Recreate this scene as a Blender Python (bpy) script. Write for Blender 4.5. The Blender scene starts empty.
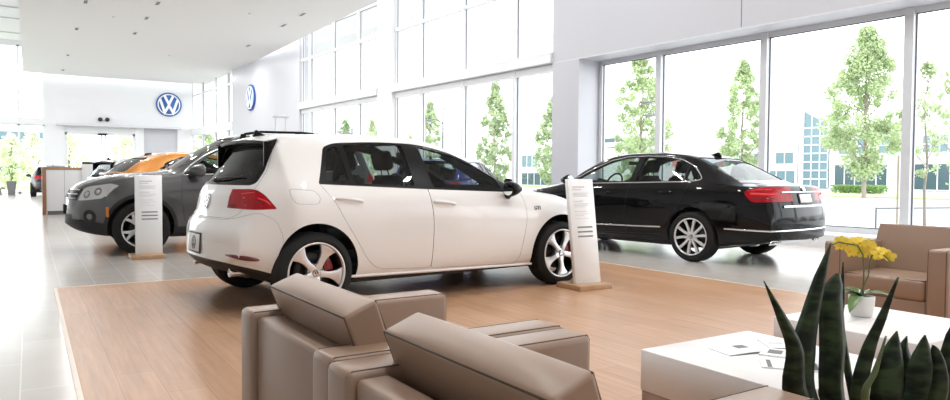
import bpy, bmesh, math, random
from mathutils import Vector, Matrix
from mathutils.bvhtree import BVHTree
SC = bpy.context.scene
COL = SC.collection
PI = math.pi
def rad(a): return math.radians(a)

# ------------------------------------------------------------------ materials
def pmat(name, col, rough=.5, metal=0., spec=.5, coat=0., coat_r=.03, emit=None, es=0., bump=None, var=None, trans=0.):
    m = bpy.data.materials.new(name); m.use_nodes = True
    nt = m.node_tree; b = nt.nodes['Principled BSDF']
    b.inputs['Base Color'].default_value = (*col, 1)
    b.inputs['Roughness'].default_value = rough
    b.inputs['Metallic'].default_value = metal
    b.inputs['Specular IOR Level'].default_value = spec
    b.inputs['Coat Weight'].default_value = coat
    b.inputs['Coat Roughness'].default_value = coat_r
    if trans: b.inputs['Transmission Weight'].default_value = trans
    if emit: b.inputs['Emission Color'].default_value = (*emit, 1); b.inputs['Emission Strength'].default_value = es
    if var or bump:
        tc = nt.nodes.new('ShaderNodeTexCoord')
    if var:                                  # (scale, amount): gentle tone variation of the material itself
        n = nt.nodes.new('ShaderNodeTexNoise'); n.inputs['Scale'].default_value = var[0]; n.inputs['Detail'].default_value = 4
        nt.links.new(tc.outputs['Object'], n.inputs['Vector'])
        mx = nt.nodes.new('ShaderNodeMix'); mx.data_type = 'RGBA'
        k = var[1]
        mx.inputs['A'].default_value = (*[c*(1-k) for c in col], 1); mx.inputs['B'].default_value = (*[min(1, c*(1+k)) for c in col], 1)
        nt.links.new(n.outputs['Fac'], mx.inputs['Factor']); nt.links.new(mx.outputs['Result'], b.inputs['Base Color'])
    if bump:                                 # (scale, strength, distance)
        n2 = nt.nodes.new('ShaderNodeTexNoise'); n2.inputs['Scale'].default_value = bump[0]; n2.inputs['Detail'].default_value = 6
        nt.links.new(tc.outputs['Object'], n2.inputs['Vector'])
        bp = nt.nodes.new('ShaderNodeBump'); bp.inputs['Strength'].default_value = bump[1]; bp.inputs['Distance'].default_value = bump[2]
        nt.links.new(n2.outputs['Fac'], bp.inputs['Height']); nt.links.new(bp.outputs['Normal'], b.inputs['Normal'])
    return m

def glass_mat(name, tint, refl=.08, rough=.0):
    """thin pane: tinted see-through with a Fresnel-like gloss"""
    m = bpy.data.materials.new(name); m.use_nodes = True
    nt = m.node_tree; nt.nodes.clear()
    out = nt.nodes.new('ShaderNodeOutputMaterial')
    tr = nt.nodes.new('ShaderNodeBsdfTransparent'); tr.inputs['Color'].default_value = (*tint, 1)
    gl = nt.nodes.new('ShaderNodeBsdfGlossy'); gl.inputs['Roughness'].default_value = rough; gl.inputs['Color'].default_value = (1, 1, 1, 1)
    ge = nt.nodes.new('ShaderNodeNewGeometry'); dt = nt.nodes.new('ShaderNodeVectorMath'); dt.operation = 'DOT_PRODUCT'
    nt.links.new(ge.outputs['Normal'], dt.inputs[0]); nt.links.new(ge.outputs['Incoming'], dt.inputs[1])
    prev = dt.outputs['Value']
    for op, val, swap in (('ABSOLUTE', None, 0), ('SUBTRACT', 1., 1), ('POWER', 5., 0), ('MULTIPLY', min(.6, 12*refl), 0), ('ADD', refl, 0)):   # Schlick, the same from both sides
        n = nt.nodes.new('ShaderNodeMath'); n.operation = op; n.use_clamp = op == 'ADD'
        nt.links.new(prev, n.inputs[1 if swap else 0])
        if val is not None: n.inputs[0 if swap else 1].default_value = val
        prev = n.outputs[0]
    ml = n
    mx = nt.nodes.new('ShaderNodeMixShader')
    nt.links.new(ml.outputs[0], mx.inputs['Fac'])
    nt.links.new(tr.outputs[0], mx.inputs[1]); nt.links.new(gl.outputs[0], mx.inputs[2]); nt.links.new(mx.outputs[0], out.inputs['Surface'])
    return m

# ------------------------------------------------------------------ objects
def tag(o, label=None, cat=None, group=None, kind=None):
    if label: o['label'] = label
    if cat: o['category'] = cat
    if group: o['group'] = group
    if kind: o['kind'] = kind
    return o
def thing(name, label, cat, loc=(0, 0, 0), rz=0., group=None, sc=1.):
    o = bpy.data.objects.new(name, None); COL.objects.link(o)
    o.location = loc; o.rotation_euler = (0, 0, rz); o.scale = (sc, sc, sc); o.empty_display_size = .2
    return tag(o, label, cat, group)
def link(name, me, parent=None, loc=None, rot=None, label=None):
    o = bpy.data.objects.new(name, me); COL.objects.link(o)
    if parent is not None: o.parent = parent
    if loc is not None: o.location = loc
    if rot is not None: o.rotation_euler = rot
    if label: o['label'] = label
    return o
def copy_tree(o, parent=None, name=None):
    c = o.copy(); COL.objects.link(c)
    if parent is not None: c.parent = parent
    for ch in list(o.children): copy_tree(ch, c)
    return c
def struct(o): o['kind'] = 'structure'; return o

class MB:
    """collects shapes in one bmesh; build() links them as ONE mesh object"""
    def __init__(s): s.bm = bmesh.new(); s.mats = []
    def mi(s, m):
        if m not in s.mats: s.mats.append(m)
        return s.mats.index(m)
    def add(s, bm2, m, M=None):
        if M is not None: bmesh.ops.transform(bm2, matrix=M, verts=bm2.verts[:])
        i = s.mi(m); vm = {}
        for v in bm2.verts: vm[v] = s.bm.verts.new(v.co)
        for f in bm2.faces:
            try: nf = s.bm.faces.new([vm[v] for v in f.verts]); nf.material_index = i; nf.smooth = f.smooth
            except ValueError: pass
        bm2.free(); return s
    def raw(s, vs, fs, m, smooth=False):
        i = s.mi(m); V = [s.bm.verts.new(v) for v in vs]
        for f in fs:
            try: nf = s.bm.faces.new([V[k] for k in f]); nf.material_index = i; nf.smooth = smooth
            except ValueError: pass
        return s
    def box(s, lo, hi, m, bev=0., seg=2, M=None):
        bm = bmesh.new(); bmesh.ops.create_cube(bm, size=1)
        for v in bm.verts: v.co = Vector(((lo[k]+hi[k])/2+v.co[k]*(hi[k]-lo[k]) for k in range(3)))
        if bev > 0:
            bmesh.ops.bevel(bm, geom=bm.edges[:], offset=bev, segments=seg, affect='EDGES', profile=.5)
            for f in bm.faces: f.smooth = True
        return s.add(bm, m, M)
    def prism(s, poly, axis, a, b, m, bev=0., M=None, smooth=False):
        bm = prism_bm(poly, axis, a, b)
        if bev > 0:
            bmesh.ops.bevel(bm, geom=bm.edges[:], offset=bev, segments=2, affect='EDGES', profile=.5)
            smooth = True
        if smooth:
            for f in bm.faces: f.smooth = True
        return s.add(bm, m, M)
    def tube(s, pts, r, m, seg=8, closed=False, caps=True):
        """round bar along a polyline; r is a number or one per point"""
        pts = [Vector(p) for p in pts]; n = len(pts); rs = r if isinstance(r, (list, tuple)) else [r]*n
        rings = []; prev = None
        for k in range(n):
            a = pts[(k-1) % n] if (closed or k > 0) else pts[k]; b = pts[(k+1) % n] if (closed or k < n-1) else pts[k]
            t = (b-a).normalized()
            if prev is None:
                up = Vector((0, 0, 1)) if abs(t.z) < .9 else Vector((1, 0, 0)); u = t.cross(up).normalized()
            else:
                u = (prev-t*prev.dot(t)); u = u.normalized() if u.length > 1e-6 else t.orthogonal().normalized()
            prev = u; w = t.cross(u)
            rings.append([pts[k]+(u*math.cos(2*PI*j/seg)+w*math.sin(2*PI*j/seg))*rs[k] for j in range(seg)])
        vs = [p for R in rings for p in R]; fs = []
        for k in range(n if closed else n-1):
            for j in range(seg):
                a = k*seg+j; b = k*seg+(j+1) % seg; c = ((k+1) % n)*seg+(j+1) % seg; d = ((k+1) % n)*seg+j
                fs.append((a, b, c, d))
        s.raw(vs, fs, m, True)
        if caps and not closed:
            s.raw(rings[0], [tuple(range(seg-1, -1, -1))], m); s.raw(rings[-1], [tuple(range(seg))], m)
        return s
    def lathe(s, prof, m, seg=32, axis='Z', M=None, closed=False):
        """prof: (r, h) pairs turned about the axis"""
        vs = []; fs = []; n = len(prof)
        for r, h in prof:
            for j in range(seg):
                a = 2*PI*j/seg; c, sn = math.cos(a)*r, math.sin(a)*r
                vs.append((c, sn, h) if axis == 'Z' else (c, h, sn) if axis == 'Y' else (h, c, sn))
        for k in range(n if closed else n-1):
            for j in range(seg):
                k2 = (k+1) % n
                fs.append((k*seg+j, k*seg+(j+1) % seg, k2*seg+(j+1) % seg, k2*seg+j))
        if M is not None: vs = [M @ Vector(v) for v in vs]
        return s.raw(vs, fs, m, True)
    def build(s, name, parent=None, loc=None, rot=None, label=None, angle=None, weld=False):
        if weld: bmesh.ops.remove_doubles(s.bm, verts=s.bm.verts[:], dist=1e-5)
        bmesh.ops.recalc_face_normals(s.bm, faces=s.bm.faces[:])
        if angle is not None:
            for f in s.bm.faces: f.smooth = True
            for e in s.bm.edges:
                if len(e.link_faces) == 2: e.smooth = e.calc_face_angle(0) < rad(angle)
        me = bpy.data.meshes.new(name); s.bm.to_mesh(me); s.bm.free()
        for m in s.mats: me.materials.append(m)
        return link(name, me, parent, loc, rot, label)

def prism_bm(poly, axis, a, b):
    bm = bmesh.new()
    def P(p, h): return (p[0], h, p[1]) if axis == 'Y' else (h, p[0], p[1]) if axis == 'X' else (p[0], p[1], h)
    A = [bm.verts.new(P(p, a)) for p in poly]; B = [bm.verts.new(P(p, b)) for p in poly]; n = len(poly)
    bm.faces.new(A); bm.faces.new(B[::-1])
    for i in range(n): bm.faces.new((A[i], B[i], B[(i+1) % n], A[(i+1) % n]))
    bmesh.ops.recalc_face_normals(bm, faces=bm.faces[:])
    return bm
def offset_poly(p, d):
    """positive d shrinks"""
    n = len(p); A = sum(p[i][0]*p[(i+1) % n][1]-p[(i+1) % n][0]*p[i][1] for i in range(n)); sg = 1 if A > 0 else -1
    out = []
    for i in range(n):
        a, b, c = Vector(p[i-1]), Vector(p[i]), Vector(p[(i+1) % n])
        e1 = (b-a).normalized(); e2 = (c-b).normalized()
        n1 = Vector((-e1.y, e1.x))*sg; n2 = Vector((-e2.y, e2.x))*sg
        k = n1+n2; k = k/max(.35, k.dot(n1)) if k.length > 1e-6 else n1
        out.append(tuple(b+k*d))
    return out
def round_poly(p, r, seg=4):
    n = len(p); out = []
    for i in range(n):
        a, b, c = Vector(p[i-1]), Vector(p[i]), Vector(p[(i+1) % n])
        rr = r[i] if isinstance(r, (list, tuple)) else r
        d1 = (a-b); d2 = (c-b); t = min(rr, d1.length*.45, d2.length*.45)
        if t < 1e-4: out.append(tuple(b)); continue
        s0 = b+d1.normalized()*t; s1 = b+d2.normalized()*t
        for k in range(seg+1):
            u = k/seg; out.append(tuple((1-u)**2*s0+2*u*(1-u)*b+u*u*s1))
    return out
def pchip(keys):
    xs = [k[0] for k in keys]; ys = [k[1] for k in keys]; n = len(xs)
    if n == 1: return lambda x: ys[0]
    h = [xs[i+1]-xs[i] for i in range(n-1)]; dl = [(ys[i+1]-ys[i])/h[i] for i in range(n-1)]
    d = [0.]*n; d[0] = dl[0]; d[-1] = dl[-1]
    for i in range(1, n-1):
        if dl[i-1]*dl[i] > 0:
            w1 = 2*h[i]+h[i-1]; w2 = h[i]+2*h[i-1]; d[i] = (w1+w2)/(w1/dl[i-1]+w2/dl[i])
    def f(x):
        if x <= xs[0]: return ys[0]
        if x >= xs[-1]: return ys[-1]
        i = 0
        while x > xs[i+1]: i += 1
        t = (x-xs[i])/h[i]; t2 = t*t; t3 = t2*t
        return (2*t3-3*t2+1)*ys[i]+(t3-2*t2+t)*h[i]*d[i]+(-2*t3+3*t2)*ys[i+1]+(t3-t2)*h[i]*d[i+1]
    return f

# ------------------------------------------------------------------ booleans on plain meshes
CUTMAT = None
def bm_mesh(bm, mats=()):
    me = bpy.data.meshes.new('tmp'); bm.to_mesh(me); bm.free()
    for m in mats: me.materials.append(m)
    return me
def mesh_stat(me):
    bm = bmesh.new(); bm.from_mesh(me)
    r = (bm.calc_volume(signed=True), sum(len(e.link_faces) != 2 for e in bm.edges)); bm.free(); return r
def boolean1(me, cutters, op, tol=False, jit=0., solver='EXACT'):
    o = bpy.data.objects.new('tmp', me); COL.objects.link(o); cs = []
    for i, c in enumerate(cutters):
        co = bpy.data.objects.new('tmpc', c); COL.objects.link(co); cs.append(co)
        co.location = (jit*.7, jit, jit*.55)
        md = o.modifiers.new('b', 'BOOLEAN'); md.operation = op; md.object = co; md.solver = solver; md.material_mode = 'TRANSFER'
        md.use_hole_tolerant = tol
    dg = bpy.context.evaluated_depsgraph_get(); dg.update()
    out = bpy.data.meshes.new_from_object(o.evaluated_get(dg), depsgraph=dg)
    for x in cs: bpy.data.objects.remove(x)
    bpy.data.objects.remove(o)
    return out
def boolean(me, cutters, op):
    """exact boolean; a result whose volume cannot be right is tried again a hair away"""
    va = mesh_stat(me)[0]; vc = sum(abs(mesh_stat(c)[0]) for c in cutters); best = None
    for k, (tol, jit) in enumerate(((False, 0.), (False, 3.1e-4), (False, -4.3e-4), (True, 1.7e-4), (False, 7.7e-4), (True, -9e-4))):
        r = boolean1(me, cutters, op, tol, jit); v, nb = mesh_stat(r)
        if op == 'DIFFERENCE': ok = va-vc-.002 <= v <= va+.0005 and v > va*.02
        else: ok = 0 < v <= min(va, vc)+.0005 and len(r.vertices) > 8
        if ok and nb == 0: return r
        if best is None or (ok and nb < best[1]): best = (r, nb if ok else 10**6)
    print('BOOLEAN: no clean result', op, round(va, 4), round(vc, 4), best[1])
    return best[0]
def join_bm(bms):
    bm = bmesh.new()
    for b in bms:
        t = bpy.data.meshes.new('t'); b.to_mesh(t); b.free(); bm.from_mesh(t); bpy.data.meshes.remove(t)
    return bm
# ================================================================== car bodies
from mathutils.interpolate import poly_3d_calc
def chaikin(p, it=2):
    for _ in range(it):
        q = [p[0]]
        for a, b in zip(p, p[1:]):
            q.append((a[0]*.75+b[0]*.25, a[1]*.75+b[1]*.25)); q.append((a[0]*.25+b[0]*.75, a[1]*.25+b[1]*.75))
        q.append(p[-1]); p = q
    return p
def sm(a, b, x):
    t = max(0., min(1., (x-a)/(b-a))); return t*t*(3-2*t)

class CarBody:
    """closed painted skin lofted over stations along x, cut into its panels"""
    def __init__(s, keys, xs, bow_f=(2.9, 3.5, .22, 2.6), bow_r=(-.2, -.76, .14, 2.6)):
        s.f = {k: pchip(v) for k, v in keys.items()}; s.xs = xs; s.bf = bow_f; s.br = bow_r
        s.S = s.loft(xs); s.bvh, s.nv = s.tree(s.S)
        s.warp = None; s.done = set()
    def sec(s, x, d=0.):
        g = {k: f(x) for k, f in s.f.items()}
        zt = g['zt']-d; zr = min(g['zr']-d, zt-.012); zm = min(g['zm'], zr-.02); zw = min(g['zw'], zm-.04); zl = min(g['zl'], zw-.04); zb = min(g['zb']+d, zl-.03)
        ys, yl, yw, ym, yr = g['ys']-d, g['yl']-d, g['yw']-d, g['ym']-d, g['yr']-d
        ysh, zsh = yw-(yw-ym)*.30, zw+(zm-zw)*.62
        gb = g.get('gb', .012)
        k = [(0, zb), (ys*.55, zb+.006), (ys-.05, zb+.013), (ys, zb+.027), (yl, zl), (yw, zw), (ysh, zsh), (ym, zm),
             ((ym+yr)/2+gb, (zm+zr)/2), (yr, zr), (yr-.075, zr+(zt-zr)*.55), (yr*.45, zt-(zt-zr)*.12), (0, zt)]
        return chaikin(k)
    def bx(s, x, y):
        a, b, B, p = s.bf; x2 = x-B*sm(a, b, x)*(abs(y)/.85)**p
        a, b, B, p = s.br; return x2+B*sm(a, b, x)*(abs(y)/.85)**p
    def loft(s, xs, d=0., bow=True):
        bm = bmesh.new(); rings = []
        fx = s.bx if bow else (lambda x, y: x)
        for x in xs:
            h = s.sec(x, d)
            R = [bm.verts.new((fx(x, -y), -y, z)) for y, z in h]+[bm.verts.new((fx(x, y), y, z)) for y, z in h[::-1]]
            rings.append(R)
        n = len(rings[0])
        for A, B in zip(rings, rings[1:]):
            for j in range(n):
                bm.faces.new((A[j], A[(j+1) % n], B[(j+1) % n], B[j]))
        half = n//2; NC = 10
        for x, R in ((xs[0], rings[0]), (xs[-1], rings[-1])):
            rows = []
            for i in range(half):
                y, z = R[n-1-i].co.y, R[i].co.z
                if abs(y) < 1e-5: rows.append([R[i]]); continue
                row = [R[i]]
                for c in range(1, NC):
                    yy = -y+2*y*c/NC; row.append(bm.verts.new((fx(x, yy), yy, z)))
                row.append(R[n-1-i]); rows.append(row)
            for a, b in zip(rows, rows[1:]):
                for c in range(NC):
                    if len(a) == 1: bm.faces.new((a[0], b[c+1], b[c]))
                    elif len(b) == 1: bm.faces.new((a[c], a[c+1], b[0]))
                    else: bm.faces.new((a[c], a[c+1], b[c+1], b[c]))
        bmesh.ops.remove_doubles(bm, verts=bm.verts[:], dist=2e-5)
        bmesh.ops.dissolve_degenerate(bm, edges=bm.edges[:], dist=1e-5)
        bmesh.ops.recalc_face_normals(bm, faces=bm.faces[:])
        bmesh.ops.triangulate(bm, faces=bm.faces[:])
        for f in bm.faces: f.smooth = True
        return bm_mesh(bm)
    def tree(s, me):
        vs = [v.co.copy() for v in me.vertices]; ps = [tuple(p.vertices) for p in me.polygons]
        return BVHTree.FromPolygons(vs, ps), (vs, ps, [v.normal.copy() for v in me.vertices])
    def normal_at(s, co):
        loc, nrm, i, dist = s.bvh.find_nearest(co)
        vs, ps, ns = s.nv; P = ps[i]; w = poly_3d_calc([vs[k] for k in P], loc)
        n = Vector()
        for k, ww in zip(P, w): n += ns[k]*ww
        return n.normalized()
    def set_warp(s, fn):
        s.warp = fn; me = s.S.copy()
        for v in me.vertices: v.co = fn(v.co)
        vs, ps, _ = s.nv; s.nv = (vs, ps, [v.normal.copy() for v in me.vertices])
    def sides(s, me):
        """the right and the left piece of a mesh that lies on both sides"""
        if min(v.co.y for v in me.vertices) > -.02 or max(v.co.y for v in me.vertices) < .02: return [me]
        if any(abs(v.co.y) < .12 for v in me.vertices): return [me]
        out = []
        for sg in (-1, 1):
            bm = bmesh.new(); bm.from_mesh(me)
            bmesh.ops.delete(bm, geom=[f for f in bm.faces if f.calc_center_median().y*sg < 0], context='FACES')
            out.append(bm_mesh(bm))
        return out
    def finish(s, me, name, m_out, m_cut, parent=None, label=None):
        L = [s.finish1(x, name, m_out, m_cut, parent, label) for x in s.sides(me)]
        return L[0] if len(L) == 1 else L
    def put(s, me, name, m, parent, label=None):
        L = [s.put1(x, name, m, parent, label) for x in s.sides(me)]
        return L[0] if len(L) == 1 else L
    def warp_rest(s, root):
        if not s.warp: return
        for o in root.children_recursive:
            if o.type != 'MESH' or o.name in s.done: continue
            if o.name.startswith('wheel') or (o.parent and o.parent.name.startswith('wheel')): continue
            for v in o.data.vertices: v.co = s.warp(v.co)
    def finish1(s, me, name, m_out, m_cut, parent=None, label=None):
        me.materials.clear(); me.materials.append(m_out); me.materials.append(m_cut)
        on = [s.bvh.find_nearest(v.co)[3] < 4e-4 for v in me.vertices]
        nrm = [None]*len(me.loops)
        for p in me.polygons:
            outer = all(on[k] for k in p.vertices) and s.bvh.find_nearest(p.center)[3] < 2e-3
            p.material_index = 0 if outer else 1; p.use_smooth = True
            for li in p.loop_indices:
                if outer:
                    nn = s.normal_at(me.vertices[me.loops[li].vertex_index].co)
                    nrm[li] = nn if nn.dot(p.normal) > .2 else p.normal.copy()
                else: nrm[li] = p.normal.copy()
        if s.warp:
            for v in me.vertices: v.co = s.warp(v.co)
        me.normals_split_custom_set(nrm)
        me.name = name
        o = link(name, me, parent, label=label); s.done.add(o.name); return o
    def prep(s, cabin=None, arches=(), cabin_d=.045, cab_z=.34):
        """cut the cabin and the wheel wells out of the solid skin"""
        cut = []
        if cabin:
            xs = [x for x in s.xs if cabin[0] < x < cabin[1]]
            c = s.loft([cabin[0]]+xs+[cabin[1]], cabin_d)
            for v in c.vertices: v.co.z = max(v.co.z, cab_z)
            bm = bmesh.new(); bm.from_mesh(c); bmesh.ops.remove_doubles(bm, verts=bm.verts[:], dist=1e-4); bmesh.ops.dissolve_degenerate(bm, edges=bm.edges[:], dist=1e-4)
            bmesh.ops.delete(bm, geom=[f for f in bm.faces if max(v.co.z for v in f.verts) <= cab_z+1e-6], context='FACES')
            bmesh.ops.holes_fill(bm, edges=[e for e in bm.edges if e.is_boundary], sides=0)
            bmesh.ops.triangulate(bm, faces=bm.faces[:])
            bmesh.ops.recalc_face_normals(bm, faces=bm.faces[:])
            cut.append(bm_mesh(bm))
        for x, z, r in arches:
            for sg in (-1, 1):
                prof = [(x+r*math.cos(2*PI*k/56), z+r*math.sin(2*PI*k/56)) for k in range(56)]
                cut.append(bm_mesh(prism_bm(prof, 'Y', sg*.56, sg*1.3)))
        s.base = boolean(s.S, cut, 'DIFFERENCE')
    def cutter(s, axis, poly, a, b, both=False):
        if both: return bm_mesh(join_bm([prism_bm(poly, axis, a, b), prism_bm(poly, axis, -b, -a)]))
        return bm_mesh(prism_bm(poly, axis, a, b))
    def split(s, axis, poly, a, b, gap=.0025, both=False, keep=True):
        """take one panel out of the skin; returns its mesh"""
        part = boolean(s.base, [s.cutter(axis, offset_poly(poly, gap) if gap else poly, a, b, both)], 'INTERSECT') if keep else None
        s.base = boolean(s.base, [s.cutter(axis, poly, a, b, both)], 'DIFFERENCE')
        return part
    def cut(s, me, cutters): return boolean(me, cutters, 'DIFFERENCE')
    def skin(s, axis, poly, a, b, depth=.006, both=False):
        """an open sheet that follows the skin a little below it (glass, lenses)"""
        me = s.S.copy()
        ns = [v.normal.copy() for v in me.vertices]
        for v, n in zip(me.vertices, ns): v.co -= n*depth
        t, _ = s.tree(me)
        r = boolean(me, [s.cutter(axis, poly, a, b, both)], 'INTERSECT')
        bm = bmesh.new(); bm.from_mesh(r)
        bad = [f for f in bm.faces if t.find_nearest(f.calc_center_median())[3] > 5e-4 or any(t.find_nearest(v.co)[3] > 5e-4 for v in f.verts)]
        bmesh.ops.delete(bm, geom=bad, context='FACES')
        for f in bm.faces: f.smooth = True
        return bm_mesh(bm)
    def put1(s, me, name, m, parent, label=None):
        if s.warp:
            for v in me.vertices: v.co = s.warp(v.co)
        me.materials.clear(); me.materials.append(m); me.name = name
        for p in me.polygons: p.material_index = 0
        o = link(name, me, parent, label=label); s.done.add(o.name); return o
    def on_side(s, x, z, sg=-1, out=0.):
        h = s.bvh.ray_cast(Vector((x, sg*2., z)), Vector((0, -sg, 0)))
        if h[0] is None: return Vector((x, sg*.8, z))
        return h[0]+s.normal_at(h[0])*out
    def on_end(s, y, z, front=False, out=0.):
        h = s.bvh.ray_cast(Vector((6 if front else -4, y, z)), Vector((-1 if front else 1, 0, 0)))
        return h[0]+s.normal_at(h[0])*out
    def side_path(s, pts, sg=-1, out=.004, step=.05):
        q = []
        for a, b in zip(pts, pts[1:]):
            n = max(1, int((Vector(b)-Vector(a)).length/step))
            for k in range(n): q.append((a[0]+(b[0]-a[0])*k/n, a[1]+(b[1]-a[1])*k/n))
        q.append(pts[-1])
        return [s.on_side(x, z, sg, out) for x, z in q]
    def end_path(s, pts, front=False, out=.004, step=.05):
        q = []
        for a, b in zip(pts, pts[1:]):
            n = max(1, int((Vector(b)-Vector(a)).length/step))
            for k in range(n): q.append((a[0]+(b[0]-a[0])*k/n, a[1]+(b[1]-a[1])*k/n))
        q.append(pts[-1])
        return [s.on_end(y, z, front, out) for y, z in q]

def stations(pts, n=90):
    """x values packed where the centre line zt is steep"""
    f = pchip(pts); x0, x1 = pts[0][0], pts[-1][0]; N = 1500
    xs = [x0+(x1-x0)*k/N for k in range(N+1)]; L = [0.]
    for a, b in zip(xs, xs[1:]): L.append(L[-1]+math.hypot(b-a, (f(b)-f(a))*.8))
    out = []; j = 0
    for k in range(n+1):
        t = L[-1]*k/n
        while j < N and L[j+1] < t: j += 1
        d = L[j+1]-L[j] if j < N else 1
        out.append(xs[j]+(xs[min(j+1, N)]-xs[j])*((t-L[j])/d if d else 0))
    out[0], out[-1] = x0, x1
    return out

# ------------------------------------------------------------------ marks
def strokes(mb, pts, w, m, a, b, M):
    """letter strokes as flat bars with mitred joints, extruded a..b"""
    n = len(pts); L = []; R = []
    for i in range(n):
        p = Vector(pts[i]); d1 = (p-Vector(pts[i-1])).normalized() if i > 0 else None; d2 = (Vector(pts[i+1])-p).normalized() if i < n-1 else None
        if d1 is None: d1 = d2
        if d2 is None: d2 = d1
        n1 = Vector((-d1.y, d1.x)); n2 = Vector((-d2.y, d2.x)); k = n1+n2; k = k/max(.3, k.dot(n1))
        L.append(p+k*w/2); R.append(p-k*w/2)
    for i in range(n-1):
        mb.prism([tuple(L[i]), tuple(R[i]), tuple(R[i+1]), tuple(L[i+1])], 'Z', a, b, m, M=M)
def emblem_into(mb, R, m_ink, m_back, M, t=.004):
    """ring with V over W; local frame: x right, y up, z out"""
    S = M @ Matrix.Diagonal((R, R, 1, 1))
    if m_back: mb.lathe([(0, 0), (.97, 0), (.97, t*.5), (0, t*.5)], m_back, 40, 'Z', S)
    mb.lathe([(.86, 0), (1, 0), (1, t), (.86, t)], m_ink, 40, 'Z', S, closed=True)
    strokes(mb, [(-.36, .80), (0, .06), (.36, .80)], .19, m_ink, t*.45, t, S)
    strokes(mb, [(-.74, .47), (-.36, -.74), (0, -.10), (.36, -.74), (.74, .47)], .19, m_ink, t*.45, t*.98, S)
def text_mesh(txt, size, depth=.001, align='CENTER'):
    c = bpy.data.curves.new('txt', 'FONT'); c.body = txt; c.size = size; c.extrude = depth; c.align_x = align; c.align_y = 'CENTER'
    o = bpy.data.objects.new('txt', c); COL.objects.link(o)
    dg = bpy.context.evaluated_depsgraph_get(); dg.update()
    me = bpy.data.meshes.new_from_object(o.evaluated_get(dg), depsgraph=dg)
    bpy.data.objects.remove(o); return me

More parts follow.
